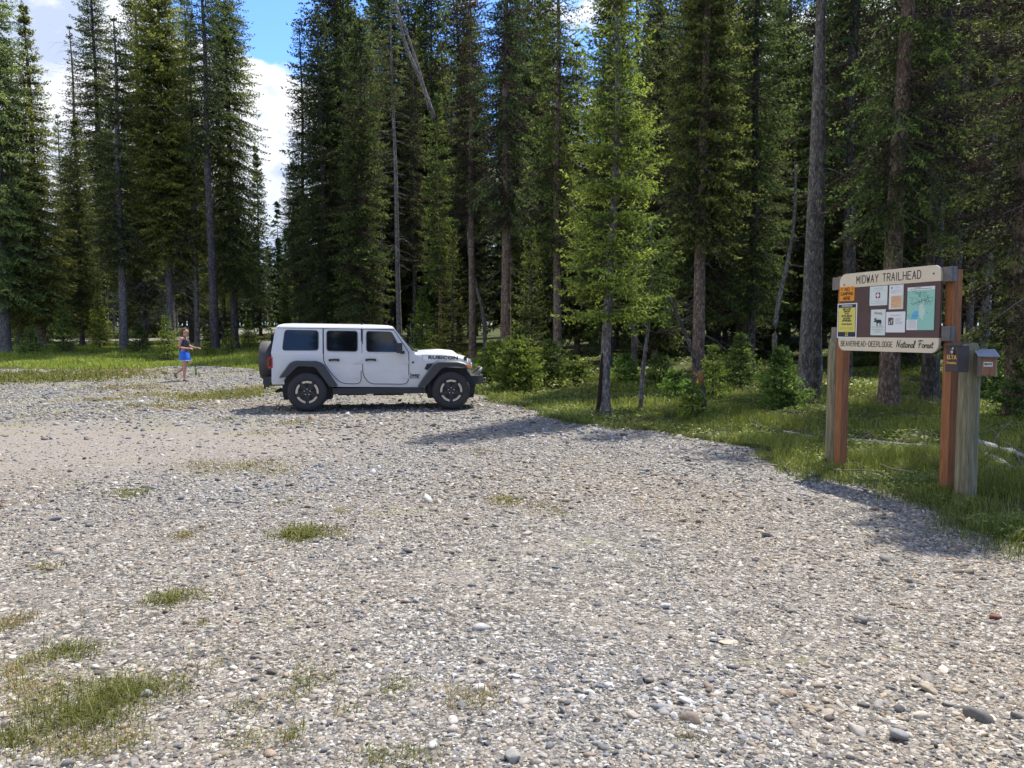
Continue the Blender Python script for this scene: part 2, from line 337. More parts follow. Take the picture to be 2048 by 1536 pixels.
def inpoly(P, px, py):
    c = np.zeros(len(px), bool); n = len(P); j = n-1
    for i in range(n):
        xi, yi = P[i]; xj, yj = P[j]
        m = ((yi > py) != (yj > py)) & (px < (xj-xi)*(py-yi)/(yj-yi+1e-12)+xi); c ^= m; j = i
    return c
def poly_sheet(name, P, mat, lift, grid):
    x0, y0 = P.min(0); x1, y1 = P.max(0); gx, gy = np.meshgrid(np.arange(x0, x1, grid), np.arange(y0, y1, grid)); gx = gx.ravel(); gy = gy.ravel()
    k = inpoly(P, gx, gy); pts = [Vector(p) for p in P]+[Vector((a, b)) for a, b in zip(gx[k], gy[k])]
    v, e, f, *_ = geometry.delaunay_2d_cdt(pts, [], [list(range(len(P)))], 1, 1e-4)
    V = np.array([(p.x, p.y, 0) for p in v]); V[:, 2] = hgt(V[:, 0], V[:, 1])+lift
    me = npmesh(name, V, np.array([t for t in f if len(t) == 3]), 3, smooth=True)
    return link(name, me, mat)
lo = poly_sheet('gravel_lot', LOT, LM, .004, 1.0); tag(lo, kind='structure')
# road beyond the trees
rc = [gp(-300, 690), gp(0, 688), gp(150, 684), gp(330, 681), gp(430, 679), gp(500, 667)]
rc = np.array([p[:2] for p in rc]+[(-26, 85), (-24.5, 96), (-20, 112)])
rc = np.array([(-62,58),(-44,57),(-34,57.5),(-27,58.5),(-24.5,63),(-24.6,72),(-25.5,84),(-25,97),(-20,112)], float)
def ribbon(P, wdt, seed=3):
    t = np.gradient(P, axis=0); t /= np.linalg.norm(t, axis=1)[:, None]; n = np.stack([-t[:, 1], t[:, 0]], 1)
    return np.concatenate([P+n*wdt/2, (P-n*wdt/2)[::-1]])
def catm(P, step):
    o = []; n = len(P)
    for i in range(n-1):
        p0, p1, p2, p3 = P[max(i-1, 0)], P[i], P[i+1], P[min(i+2, n-1)]; k = max(1, int(np.linalg.norm(p2-p1)/step))
        for j in range(k):
            s = j/k; o.append(.5*((2*p1)+(-p0+p2)*s+(2*p0-5*p1+4*p2-p3)*s*s+(-p0+3*p1-3*p2+p3)*s**3))
    return np.array(o+[P[-1]])
RC = catm(rc, 1.5)
rd = poly_sheet('road', ribbon(RC, 5.0), LM, .02, 2.0); tag(rd, kind='structure')
# ------------------------------------------------------------------ loose gravel stones (real geometry)
def ico(sub):
    bm = bmesh.new(); bmesh.ops.create_icosphere(bm, subdivisions=sub, radius=1); bm.verts.ensure_lookup_table()
    v = np.array([p.co[:] for p in bm.verts]); f = np.array([[q.index for q in x.verts] for x in bm.faces]); bm.free(); return v, f
ICO1, ICO2 = ico(1), ico(2)
PAL = np.array([(.30,.27,.23),(.40,.355,.29),(.46,.40,.33),(.33,.33,.325),(.21,.215,.225),(.14,.145,.16),(.55,.53,.50),(.70,.69,.66),(.36,.29,.23),(.27,.28,.30),(.43,.33,.25),(.50,.47,.42),(.17,.15,.135)])
PW = np.array([12,11,10,12,11,8,11,8,5,9,2.0,11,5]); PW = PW/PW.sum()
def stones(name, x, y, r, seed, base, zoff=.0):
    rng = np.random.default_rng(seed); n = len(x); bv, bf = base; nv = len(bv)
    V = np.tile(bv[None], (n, 1, 1)).astype(np.float32)
    # angular lumps: random planar chops
    for _ in range(4):
        d = rng.normal(size=(n, 1, 3)); d /= np.linalg.norm(d, axis=2, keepdims=True); k = rng.uniform(.45, .85, (n, 1, 1))
        ex = np.maximum((V*d).sum(2, keepdims=True)-k, 0); V -= ex*d
    V *= 1+rng.normal(0, .08, (n, nv, 1))
    V *= np.stack([rng.uniform(.85, 1.5, n), rng.uniform(.65, 1.0, n), rng.uniform(.32, .72, n)], 1)[:, None]
    az = rng.uniform(0, 2*np.pi, n); tl = rng.normal(0, .35, n); ca, sa, ct, st = np.cos(az), np.sin(az), np.cos(tl), np.sin(tl)
    x_, y_, z_ = V[..., 0], V[..., 1], V[..., 2]
    x2 = x_*ct[:, None]+z_*st[:, None]; z2 = -x_*st[:, None]+z_*ct[:, None]
    V = np.stack([x2*ca[:, None]-y_*sa[:, None], x2*sa[:, None]+y_*ca[:, None], z2], 2)*r[:, None, None]
    P = np.stack([x, y, hgt(x, y)+zoff+r*.18], 1)
    V += P[:, None]
    col = PAL[rng.choice(len(PAL), n, p=PW)]*rng.uniform(.82, 1.2, (n, 1)); 
    warm = np.sin(x*.9+1)*np.cos(y*.7)+np.where((x > 1.2) & (y < 8), .9, 0)-np.where((y > 9), .7, 0)
    col = col*(1+np.stack([.05*warm, .0*warm, -.09*warm], 1)); col = np.clip(col*np.array((.64,.605,.55)), .015, .60)
    F_ = (bf[None]+(np.arange(n)*nv)[:, None, None]).reshape(-1, 3)
    me = npmesh(name, V.reshape(-1, 3), F_, 3, np.repeat(col, nv, 0), smooth=False)
    return me
rng = np.random.default_rng(11)
def sample(d0, d1, dens, seed):
    r = np.random.default_rng(seed); half = .68
    A = half*(d1*d1-d0*d0); n = int(A*dens); y = np.sqrt(r.uniform(d0*d0, d1*d1, n)); x = r.uniform(-half, half, n)*y
    k = inpoly(LOT, x, y); return x[k], y[k], r
def grit(x, y): # patches with fewer stones (packed dirt on the left)
    d = ((x+7.6)/4.4)**2+((y-11.2)/2.5)**2
    return d < 1.0
STN = []
for i, (d0, d1, dens, rm, base, cut) in enumerate([(2.7, 3.9, 6500, .0066, ICO2, 0), (3.9, 5.2, 4600, .0076, ICO1, 0), (5.2, 7.6, 2600, .0092, ICO1, 0), (7.6, 12, 1000, .0130, ICO1, 0), (12, 34, 190, .0215, ICO1, 0)]):
    x, y, r = sample(d0, d1, dens, 20+i)
    rad = rm*np.exp(r.normal(0, .42, len(x))); pk = np.sin(x*1.7+.6)+np.sin(y*1.3+1)+np.sin((x-y)*.8)+np.sin((x*.6+y)*2.9)*.6
    big = r.uniform(size=len(x)) < .0035; rad[big] *= r.uniform(1.5, 2.9 if d0 < 7 else 1.7, big.sum())
    gd = ((x+7.8)/5.2)**2+((y-11.4)/2.9)**2; keep = ~(r.uniform(size=len(x)) < np.maximum(np.clip(1.5-gd, 0, .8), np.clip(pk*.35-.1, 0, .62))); jc = np.array([[-4.27, 16.37], [-1.30, 16.81], [-4.5, 18.0], [-1.6, 18.4]]); keep &= ~((np.min(np.hypot(x[:, None]-jc[:, 0], y[:, None]-jc[:, 1]), 1) < .35) & (rad > .02)); x, y, rad = x[keep], y[keep], rad[keep]
    STN.append(stones('gravel', x, y, rad, 40+i, base))
# coarser cobbles: a drift at bottom right and along the lot's right edge
r = np.random.default_rng(77); n = 500; a = gp(1450, 1400, True); x = a[0]+r.normal(0, .75, n); y = a[1]+r.normal(0, .16, n)+.0*x
x2 = []; y2 = []
for k in range(len(edge_px)-3):
    p, q = np.array(lot[k]), np.array(lot[k+1]); m = int(np.linalg.norm(q-p)*60); t = r.uniform(0, 1, m)[:, None]; s = p+(q-p)*t+r.normal(0, .22, (m, 2))+np.array([-.10, -.10]); x2 += list(s[:, 0]); y2 += list(s[:, 1])
x = np.concatenate([x, x2]); y = np.concatenate([y, y2]); rad = .0145*np.exp(r.normal(0, .42, len(x)))
STN.append(stones('gravel', x, y, rad, 78, ICO2))
for k, me in enumerate(STN):
    o = link('gravel', me, MT['stone']); tag(o, kind='stuff'); o['label'] = ['fine beige and grey gravel closest to the camera', 'loose grey gravel a few metres out', 'gravel in the nearer middle of the parking lot', 'gravel in the middle of the parking lot', 'far gravel around the white off-road car', 'coarser cobbles along the edge of the lot'][k]; o['category'] = 'gravel'
# individual stones that stand out
def rock(u, v, r, col, label, sq=(1.3, .9, .6), rot=0, seed=0):
    p = gp(u, v); rg = np.random.default_rng(seed); bv, bf = ico(3); V = bv.copy()
    r *= .8
    for _ in range(12):
        d = rg.normal(size=3); d /= np.linalg.norm(d); k = rg.uniform(.42, .8); V -= np.maximum(V@d-k, 0)[:, None]*d
    V *= np.array(sq)*r; c, s = math.cos(rot), math.sin(rot); V = V@np.array([[c, s, 0], [-s, c, 0], [0, 0, 1]])
    me = npmesh('stone', V, bf, 3, np.tile(np.array(col)*.68, (len(V), 1)), smooth=False)
    o = link('stone', me, MT['stone'], loc=(p[0], p[1], p[2]+r*sq[2]*.55)); tag(o, label, 'stone'); return o
rock(1991, 1240, .045, (.22, .085, .055), 'reddish brown blocky stone lying on the gravel below the notice board', (1.25, .8, .62), .1, 3)
rock(1026, 1526, .055, (.36, .35, .31), 'large pale greenish stone at the bottom edge of the photo, in the middle', (1.1, .9, .7), .6, 4)
rock(1795, 1480, .06, (.33, .32, .31), 'grey angular stone with flat top in the coarse gravel, lower right', (1.2, .8, .6), -.5, 5)
rock(812, 1325, .03, (.2, .2, .21), 'dark grey rounded pebble right of centre of the sparse grass, lower middle', (1.1, .9, .8), .2, 6)
rock(289, 1397, .036, (.33, .34, .35), 'grey rounded stone at the end of the long grass tuft, lower left', (1.2, 1, .75), .3, 7)
rock(1428, 1286, .032, (.10, .11, .13), 'small dark slate stone beside a flat cream slab', (1.2, .9, .5), -.2, 8)
rock(1456, 1288, .055, (.56, .49, .36), 'flat cream coloured slab of stone beside a dark slate stone', (1.4, .8, .25), .2, 9)
rock(1027, 1358, .035, (.6, .6, .6), 'white flat stone in the gravel, lower middle', (1.3, .9, .4), .1, 10)
rock(705, 1052, .03, (.06, .05, .045), 'small blackish stone right of a dry grass tuft', (1.2, .8, .7), .1, 11)
rock(1115, 1137, .04, (.20, .23, .24), 'dark blue grey flat stone in the middle of the gravel', (1.5, .8, .4), -.1, 12)
rock(1730, 975-2, .05, (.6, .6, .6), 'white flat stone at the grass edge below the notice board', (1.6, .8, .4), -.2, 13)
rock(225, 1363, .035, (.20, .14, .10), 'thin brown piece of stone in the gravel, lower left', (2.2, .6, .4), .05, 14)
# ------------------------------------------------------------------ trees
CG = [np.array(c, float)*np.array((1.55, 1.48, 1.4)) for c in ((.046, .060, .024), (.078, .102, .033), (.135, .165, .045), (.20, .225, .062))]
DENS = 2.3
def boughs(G, W, rng, z0, z1, H, R, trunk, nb, bs=.07, gap=.06, prof=.8, pitch0=-25, droop=.25, hang=.35, tint=(1, 1, 1), brown=0., inner=.12, brt=.5, maxl=.6, azr=None, wood=True, lowfat=.15, tuft=1.0):
    """foliage boughs between z0 and z1 of a tree of height H; trunk(z)->xyz centre"""
    tint = np.array(tint); k = 0; nb = int(nb*DENS)
    zs = z0+(z1-z0)*rng.uniform(0, 1, nb)**1.05; ws = .62 if H > 8 else .22; zs = np.sort(np.clip(z0+np.round((zs-z0)/ws)*ws+rng.normal(0, .10*ws/.5, nb), z0, z1)); az = rng.uniform(0, 6.28)
    BP, BD, BC, BW = [], [], [], []
    for z in zs:
        az += 2.4+rng.normal(0, .45)
        if azr is not None: az = rng.uniform(*azr)
        t = (z-z0)/max(H-z0, .1); 
        Lb = R*((1-t)**prof)*(1-lowfat*max(0, (.15-t)/.15))*rng.uniform(.55, 1.12)
        if Lb < .12: Lb = .12
        pit = R_(pitch0+(28-pitch0)*t**1.3+rng.normal(0, 6)); n = max(4, int(Lb/(gap*1.55)))
        s = np.linspace(0, Lb, n); a2 = az+rng.normal(0, .12)*s/Lb
        fw = np.stack([np.cos(a2), np.sin(a2)], 1); c0 = trunk(z)
        ax = np.empty((n, 3)); ax[:, :2] = c0[:2]+fw*(s*math.cos(pit))[:, None]
        ax[:, 2] = z+s*math.sin(pit)-droop*(s*s)/(Lb+.3)+.16*Lb*(s/Lb)**4
        if wood and W is not None and Lb > .5: W.tube(ax[::2], np.linspace(.006+.009*Lb, .004, len(ax[::2])), 3, c=np.array((.10, .085, .075)), cap=False)
        st = s > inner*Lb+.02; A = ax[st]; S = s[st]; fwd = np.gradient(ax, axis=0)[st]; fwd /= np.linalg.norm(fwd, axis=1)[:, None]+1e-9
        m = len(A)
        if m == 0: continue
        side = np.cross(fwd, [0, 0, 1.]); side /= np.linalg.norm(side, axis=1)[:, None]+1e-9
        P_, D_, Ln = [A], [fwd], [np.full(m, gap*1.4)]
        for sg in (-1, 1):
            l = np.minimum(maxl, .12+.62*(Lb-S)*.9)*rng.uniform(.5, 1.1, m); l = np.where(S > .9*Lb, l*.7, l)
            d = fwd*.62+sg*side*.8+np.array([0, 0, 1.])*rng.normal(-hang, .22, m)[:, None]; d /= np.linalg.norm(d, axis=1)[:, None]
            P_.append(A+rng.normal(0, .02, (m, 3))); D_.append(d); Ln.append(l)
        Pp = np.concatenate(P_); Dd = np.concatenate(D_); Ll = np.concatenate(Ln); 
        cnt = np.maximum(1, (Ll/gap).astype(int)); idx = np.repeat(np.arange(len(Pp)), cnt); off = np.concatenate([np.arange(c) for c in cnt])
        kp = rng.uniform(size=len(Pp)) < .88; sel = kp[idx]; idx = idx[sel]; off = off[sel]
        fr = (off+rng.uniform(0, 1, len(off)))/cnt[idx]; dist = fr*Ll[idx]
        q = Pp[idx]+Dd[idx]*dist[:, None]; q[:, 2] -= .3*hang*dist**2
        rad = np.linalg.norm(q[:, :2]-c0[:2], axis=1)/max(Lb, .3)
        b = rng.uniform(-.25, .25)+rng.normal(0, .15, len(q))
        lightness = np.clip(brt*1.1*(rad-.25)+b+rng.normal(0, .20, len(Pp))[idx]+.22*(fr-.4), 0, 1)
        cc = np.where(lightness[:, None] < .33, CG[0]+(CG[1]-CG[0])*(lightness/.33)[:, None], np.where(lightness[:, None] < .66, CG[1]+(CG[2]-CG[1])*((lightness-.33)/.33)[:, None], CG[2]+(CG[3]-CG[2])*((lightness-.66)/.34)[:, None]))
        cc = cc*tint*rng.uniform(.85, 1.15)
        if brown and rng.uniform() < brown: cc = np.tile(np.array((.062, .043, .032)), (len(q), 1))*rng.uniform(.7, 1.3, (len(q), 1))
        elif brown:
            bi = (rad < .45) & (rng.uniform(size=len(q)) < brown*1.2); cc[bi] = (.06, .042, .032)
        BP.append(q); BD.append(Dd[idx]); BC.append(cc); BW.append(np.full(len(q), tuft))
    if not BP: return
    q = np.concatenate(BP); d = np.concatenate(BD); cc = np.concatenate(BC); m = len(q)
    for rep in range(3):
        rnd = rng.normal(0, 1, (m, 3)); perp = np.cross(d, rnd); perp /= np.linalg.norm(perp, axis=1)[:, None]+1e-9
        dr = d*rng.uniform(.3, .9, (m, 1))+perp*rng.uniform(.4, .9, (m, 1)); dr /= np.linalg.norm(dr, axis=1)[:, None]
        ln = bs*rng.uniform(.6, 1.25, (m, 1)); wv = np.cross(dr, rng.normal(0, 1, (m, 3))); wv /= np.linalg.norm(wv, axis=1)[:, None]+1e-9; wd = bs*.42*rng.uniform(.7, 1.2, (m, 1))
        base = q-dr*ln*.15
        T = np.stack([base-wv*wd*.5, base+wv*wd*.5, base+dr*ln], 1)
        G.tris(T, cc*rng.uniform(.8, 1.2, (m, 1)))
def dead(W, rng, z0, z1, trunk, n, Lm=.9, down=.6, c=(.16, .145, .13), azr=None, r0=.009, fork=3):
    for _ in range(n):
        z = rng.uniform(z0, z1); az = rng.uniform(0, 6.28) if azr is None else rng.uniform(*azr); L_ = Lm*rng.uniform(.3, 1.15); c0 = trunk(z)
        s = np.linspace(0, 1, 6); bend = rng.normal(0, .3); a2 = az+bend*s
        p = np.stack([c0[0]+np.cos(a2)*s*L_, c0[1]+np.sin(a2)*s*L_, z-down*L_*s**1.5*rng.uniform(.2, 1.2)+rng.normal(0, .015, 6)], 1)
        cl = np.array(c)*rng.uniform(.6, 1.25); W.tube(p, np.linspace(r0, r0*.3, 6)*(.5+L_/Lm*.7), 3, c=cl, cap=False)
        for _f in range(rng.integers(0, fork+1)):
            k = rng.integers(1, 5); l2 = L_*rng.uniform(.2, .5); d = np.array([math.cos(az+rng.normal(0, .8)), math.sin(az+rng.normal(0, .8)), rng.normal(-.45, .4)]); t = np.linspace(0, 1, 4)[:, None]
            q = p[k]+d*l2*t-np.array([0, 0, .15*l2])*t*t; W.tube(q, np.linspace(r0*.45, r0*.15, 4), 3, c=cl, cap=False)
def trunk_fn(p, lean=(0, 0), H=20, wob=.05, seed=0):
    rg = np.random.default_rng(seed); ph = rg.uniform(0, 6.28, 4)
    def f(z):
        z = np.asarray(z, float); a = z/H
        x = lean[0]*z+wob*(np.sin(z*.55+ph[0])-math.sin(ph[0]))*(a+.15); y = lean[1]*z+wob*(np.sin(z*.48+ph[1])-math.sin(ph[1]))*(a+.15)
        return np.stack([x, y, z], -1)
    return f
def trunk_mesh(name, f, H, r, zt=None, flare=1.35, sides=14, seed=0, bump=.06, zb=-.2):
    rg = np.random.default_rng(seed); zt = zt or H; n = max(14, int(zt/.35)); z = np.concatenate([np.linspace(zb, .8, 7)[:-1], np.linspace(.8, zt, n)])
    c = f(z); rad = r*(1-z/H*.92)**.75*(1+(flare-1)*np.exp(-np.maximum(z, 0)/.22)); th = np.linspace(0, 2*np.pi, sides, endpoint=False)
    ph = rg.uniform(0, 6.28, 3)
    mod = 1+bump*np.sin(3*th+ph[0])[None]*np.exp(-np.maximum(z, 0)/.6)[:, None]*2.2+rg.normal(0, bump*.35, (len(z), sides))
    ring = np.stack([c[:, None, 0]+np.cos(th)*rad[:, None]*mod, c[:, None, 1]+np.sin(th)*rad[:, None]*mod, np.repeat(z[:, None], sides, 1)], 2)
    i = np.arange(len(z)-1)[:, None]*sides; j = np.arange(sides)[None]; k = (j+1) % sides
    q = np.stack([i+j, i+k, i+sides+k, i+sides+j], -1).reshape(-1, 4)
    return npmesh(name, ring.reshape(-1, 3), q, 4, smooth=True)
TREES = []
def tree(u, v, label, r=.2, H=18, cb=3, R=1.4, nb=150, bs=.08, gap=.07, lean=(0, 0), bark='bark_grey', dn=30, dz=None, dl=.9, pos=None, seed=None, name='spruce_tree', group=None, zvis=None, down=.6, dc=(.16, .145, .13), zt=None, cat='tree', wob=.05, flare=1.35, extra=None, **kw):
    p = np.array(pos, float) if pos is not None else gp(u, v)
    if pos is not None and len(p) == 2: p = np.array([p[0], p[1], float(hgt(p[0], p[1]))])
    seed = seed if seed is not None else int(abs(p[0])*131+p[1]*57) % 9973
    rng = np.random.default_rng(seed); root = empty(name, p); tag(root, label, cat, group)
    f = trunk_fn(p, lean, H, wob, seed)
    tr = link('trunk', trunk_mesh('trunk', f, H, r, zt, flare=flare, seed=seed), MT[bark], root)
    G = Geo(); W = Geo()
    if nb:
        D = p[1]; zf = (CAM_H+.45*D-p[2]+.8) if zvis is None else zvis
        if zf < H-1 and zf > cb:
            share = (zf-cb)/(H-cb); boughs_kw = dict(kw)
            n1 = int(nb*share); boughs(G, W, rng, cb, zf, H, R, f, n1, bs, gap, **kw)
            # above the picture: coarser
            t = (zf-cb)/(H-cb); R2 = R*(1-t)**kw.get('prof', .8)
            boughs(G, None, rng, zf, H, H, R2, f, int((nb-n1)*.5), bs*2.2, gap*2.2, **kw)
        elif zf <= cb: boughs(G, None, rng, cb, H, H, R, f, int(nb*.45), bs*2.2, gap*2.2, **kw)
        else: boughs(G, W, rng, cb, H, H, R, f, nb, bs, gap, **kw)
        if extra: extra(G, W, rng, f)
        link('crown', G.mesh('crown'), MT['leaf'], root)
    if dn: dead(W, rng, *(dz or (.8, cb+1)), f, dn, dl, down, dc)
    if W.n: tag(link('bare_branches', W.mesh('bare_branches'), MT['twig'], root), kind='stuff')
    TREES.append(root); return root
def copy_tree(src, pos, s, rz, label, group=None, name=None):
    r = src.copy(); C.objects.link(r); r.location = pos; r.scale = (s[0], s[0], s[1]); r.rotation_euler = (0, 0, rz); r['label'] = label
    if name: r.name = name
    if group: r['group'] = group
    elif 'group' in r: del r['group']
    for ch in [c for c in KIDS[src.name]]:
        d = ch.copy(); C.objects.link(d); d.parent = r
    TREES.append(r); return r
KIDS = {}
def reg(t): KIDS[t.name] = [o for o in bpy.data.objects if o.parent == t]; return t
near = dict(bs=.062, gap=.055)
mid = dict(bs=.10, gap=.085)
far = dict(bs=.15, gap=.125)
# ---- right-hand forest edge
tree(1208, 830, 'bright green spruce with a scarred trunk base at the gravel edge', r=.108, H=9.5, cb=2.0, R=1.2, nb=135, bark='bark_grey', lean=(.012, 0), dn=26, dz=(1.5, 8), dl=1.0, down=.1, flare=1.9, tint=(1.3, 1.45, .9), brt=1.1, hang=.15, pitch0=-5, droop=.1, prof=.35, bs=.075, gap=.06, wob=.12, dc=(.2, .16, .12), seed=5)
TA = TREES[-1]; G = Geo(); G.tube([(-.13, -.05, .0), (-.105, -.06, .25), (-.085, -.065, .6), (-.07, -.06, 1.0), (-.055, -.055, 1.25)], [.055, .05, .042, .03, .008], 7, c=np.array((.03, .022, .018))); link('burn_scar', G.mesh('burn_scar', True), MT['twig'], TA)
tree(1395, 768, 'spruce with many drooping dead lower branches, right of the scarred tree', r=.2, H=15.5, cb=4.6, R=1.75, nb=240, bark='bark_red', lean=(.012, 0), dn=90, dz=(1.5, 9.5), dl=1.5, down=.75, prof=.35, brown=.15, brt=.8, tint=(1.15, 1.15, .9), **mid)
tree(1608, 792, 'tall bare grey trunk with no branches in view, left of the notice board', r=.18, H=19.5, cb=11.5, R=2.3, nb=120, bark='bark_grey', lean=(.022, 0), dn=5, dz=(6, 12), dl=.5, wob=.03)
tree(1630, 797, 'dark trunk pressed close behind the tall bare grey trunk', r=.12, H=14, cb=11, R=1.0, nb=30, bark='bark_dark', dn=14, dz=(2, 9), lean=(-.004, 0))
tree(1775, 818, 'thick scaly trunk directly behind the notice board, light green boughs above', r=.215, H=16, cb=3.9, R=1.75, nb=120, bark='bark_red', lean=(.018, 0), dn=24, dz=(3, 7), prof=.3, brown=.2, hang=.6, droop=.4, tint=(.95, 1.15, 1.0), brt=.8, dl=1.2, bs=.08, gap=.068)
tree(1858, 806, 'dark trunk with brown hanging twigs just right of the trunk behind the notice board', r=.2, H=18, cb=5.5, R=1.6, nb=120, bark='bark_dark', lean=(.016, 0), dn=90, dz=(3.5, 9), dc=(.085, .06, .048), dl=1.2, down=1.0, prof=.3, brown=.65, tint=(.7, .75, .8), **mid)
tree(2032, 833, 'large reddish trunk at the right edge of the photo with boughs towards the board', r=.24, H=16, cb=1.7, R=1.9, nb=135, bark='bark_red', lean=(.004, 0), dn=40, dz=(1.2, 6), dl=1.4, prof=.25, brown=.25, bs=.08, gap=.068, azr=None, brt=.7, down=.2)
tree(1012, 729, 'straight pinkish trunk rising behind the green bushes ahead of the white car', r=.24, H=17.5, cb=6.2, R=1.9, nb=170, bark='bark_red', lean=(-.002, 0), dn=50, dz=(2.5, 9), dl=1.8, down=.8, brown=.25, prof=.3, hang=.6, droop=.45, tint=(.8, 1, 1.05), **mid)
tree(945, 720, 'straight reddish trunk just above the hood of the white car', r=.18, H=17.5, cb=6.5, R=1.6, nb=140, bark='bark_red', dn=60, dz=(4, 10), dl=1.2, dc=(.08, .055, .045), down=1, brown=.5, prof=.3, **mid)
tree(800, 712, 'slim grey trunk covered in short dead twigs above the windshield of the white car', r=.14, H=18, cb=12.5, R=1.0, nb=60, bark='bark_grey', lean=(-.018, 0), dn=130, dz=(4, 15), dl=1.0, down=.35, dc=(.2, .18, .16), **mid)
tree(741, 706, 'slim grey trunk above the front doors of the white car', r=.15, H=17.5, cb=7.5, R=1.25, nb=110, bark='bark_grey', lean=(-.004, 0), dn=60, dz=(3, 9), prof=.4, **mid)
tree(766, 700, 'dark trunk between two slim grey trunks above the white car', r=.16, H=17.5, cb=7, R=1.3, nb=90, bark='bark_dark', dn=40, dz=(3, 8), prof=.4, lean=(-.008, 0), **mid)
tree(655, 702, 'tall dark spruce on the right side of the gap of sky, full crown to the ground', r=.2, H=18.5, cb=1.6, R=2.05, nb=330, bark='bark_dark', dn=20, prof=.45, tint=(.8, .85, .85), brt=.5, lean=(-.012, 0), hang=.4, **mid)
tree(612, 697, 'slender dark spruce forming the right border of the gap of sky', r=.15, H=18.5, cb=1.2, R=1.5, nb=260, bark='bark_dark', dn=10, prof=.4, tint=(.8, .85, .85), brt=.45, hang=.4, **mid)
tree(700, 700, 'dark green spruce behind the rear windows of the white car', r=.17, H=18, cb=4, R=1.5, nb=200, bark='bark_dark', dn=30, prof=.4, tint=(.9, 1, .85), lean=(-.01, 0), **mid)
tree(1115, 748, 'reddish trunk left of the scarred tree with yellow green boughs beside it', r=.165, H=15.5, cb=4.2, R=1.5, nb=150, bark='bark_red', dn=50, dz=(2, 8), dl=1.2, prof=.35, tint=(1.05, 1.15, .9), brt=.8, brown=.1, **mid)
tree(880, 714, 'thin young spruce with a narrow crown above the windshield corner', r=.08, H=12.5, cb=3.6, R=1.15, nb=190, bark='bark_red', dn=30, prof=.55, tint=(.95, 1.1, .85), brt=.7, lean=(-.004, 0), **mid)
tree(1268, 748, 'thin dark trunk in the shade right of the scarred tree', r=.11, H=18, cb=6, R=1.3, nb=90, bark='bark_dark', dn=50, dz=(1, 6), prof=.4, **mid)
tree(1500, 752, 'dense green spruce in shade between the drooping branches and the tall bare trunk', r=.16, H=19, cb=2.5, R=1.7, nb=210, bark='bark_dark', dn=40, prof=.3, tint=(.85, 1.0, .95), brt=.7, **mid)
tree(1690, 770, 'spruce with pale green boughs behind the left end of the notice board', r=.2, H=21, cb=6, R=1.9, nb=170, bark='bark_dark', dn=70, dz=(1.5, 7), dc=(.09, .065, .05), prof=.3, hang=.5, brown=.3, tint=(.85, 1.05, 1), **mid)
tree(1905, 772, 'dark trunk seen between the notice board post and the map box', r=.2, H=21, cb=4.5, R=1.8, nb=130, bark='bark_dark', dn=70, dz=(2, 6), dc=(.08, .06, .05), prof=.3, brown=.4, **mid)
tree(1965, 765, 'grey trunk behind the small wooden map box', r=.16, H=20, cb=4.5, R=1.6, nb=120, bark='bark_grey', dn=50, dz=(2, 6), prof=.3, brown=.3, **mid)
tree(830, 700, 'dark thin trunk in the forest behind the white car hood', r=.12, H=17, cb=5, R=1.5, nb=150, bark='bark_dark', dn=50, prof=.35, brown=.3, **mid)
# ---- left group
lk = dict(bs=.13, gap=.10)
tree(12, 706, 'pale blue green spruce at the left edge of the photo with a grey trunk', r=.28, H=21.5, cb=3.2, R=3.0, nb=330, bark='bark_grey', dn=30, prof=.55, tint=(1.4, 1.5, 1.6), brt=.9, hang=.5, **lk)
tree(85, 703, 'spruce with a pointed top against the white cloud at left', r=.22, H=18.4, cb=2.0, R=2.5, nb=360, bark='bark_red', dn=25, prof=.75, tint=(1.35, 1.2, 1.0), brt=.8, lean=(-.012, 0), **lk)
tree(173, 676, 'nearly dead thin spruce with bare twigs and a reddish trunk base', r=.22, H=23.5, cb=8, R=1.9, nb=90, bark='bark_red', dn=230, dz=(6, 22.5), dl=1.6, down=.15, prof=.7, tint=(.6, .6, .6), brown=.3, lean=(-.022, 0), **lk)
tree(212, 682, 'tall dark spruce between the nearly dead tree and the broad spruce', r=.24, H=27, cb=6, R=2.7, nb=330, bark='bark_dark', dn=40, prof=.5, tint=(1.1, 1.1, 1.0), brown=.12, brt=.6, lean=(-.008, 0), **lk)
tree(345, 697, 'broad yellow green spruce with pale dead lower branches behind the walking woman', r=.26, H=21.5, cb=6.0, R=3.3, nb=470, bark='bark_grey', dn=190, dz=(2.0, 8), dl=3.2, down=1.0, prof=.45, tint=(1.5, 1.4, 1.05), brt=.95, lean=(-.02, 0), dc=(.22, .2, .18), **lk)
tree(430, 702, 'dark thick trunk with few branches left of the gap of sky', r=.26, H=21.5, cb=11, R=2.0, nb=110, bark='bark_dark', dn=70, dz=(4, 16), dl=1.3, prof=.4, tint=(.7, .8, .8), lean=(-.014, 0), **lk)
tree(470, 697, 'spruce with long drooping boughs reaching into the gap of sky', r=.22, H=21.5, cb=4, R=2.6, nb=330, bark='bark_dark', dn=40, prof=.35, tint=(1.15, 1.2, 1.0), brt=.7, hang=.45, droop=.4, lean=(-.006, 0), **lk)
tree(248, 701, 'grey trunk standing alone in front of the road at left', r=.24, H=18, cb=5, R=2.0, nb=170, bark='bark_grey', dn=60, dz=(2.5, 7), dl=2.0, prof=.5, **lk)
tree(396, 697, 'slim grey trunk just right of the walking woman', r=.15, H=19, cb=6, R=1.6, nb=130, bark='bark_grey', dn=30, prof=.5, **lk)
tree(449, 690, 'thin dark trunk between two thick trunks at left', r=.13, H=19, cb=5, R=1.6, nb=120, bark='bark_dark', dn=30, prof=.5, **lk)
tree(132, 665, 'slender tree with a reddish trunk behind the left spruces', r=.17, H=20, cb=5, R=1.8, nb=170, bark='bark_red', dn=30, prof=.6, **lk)
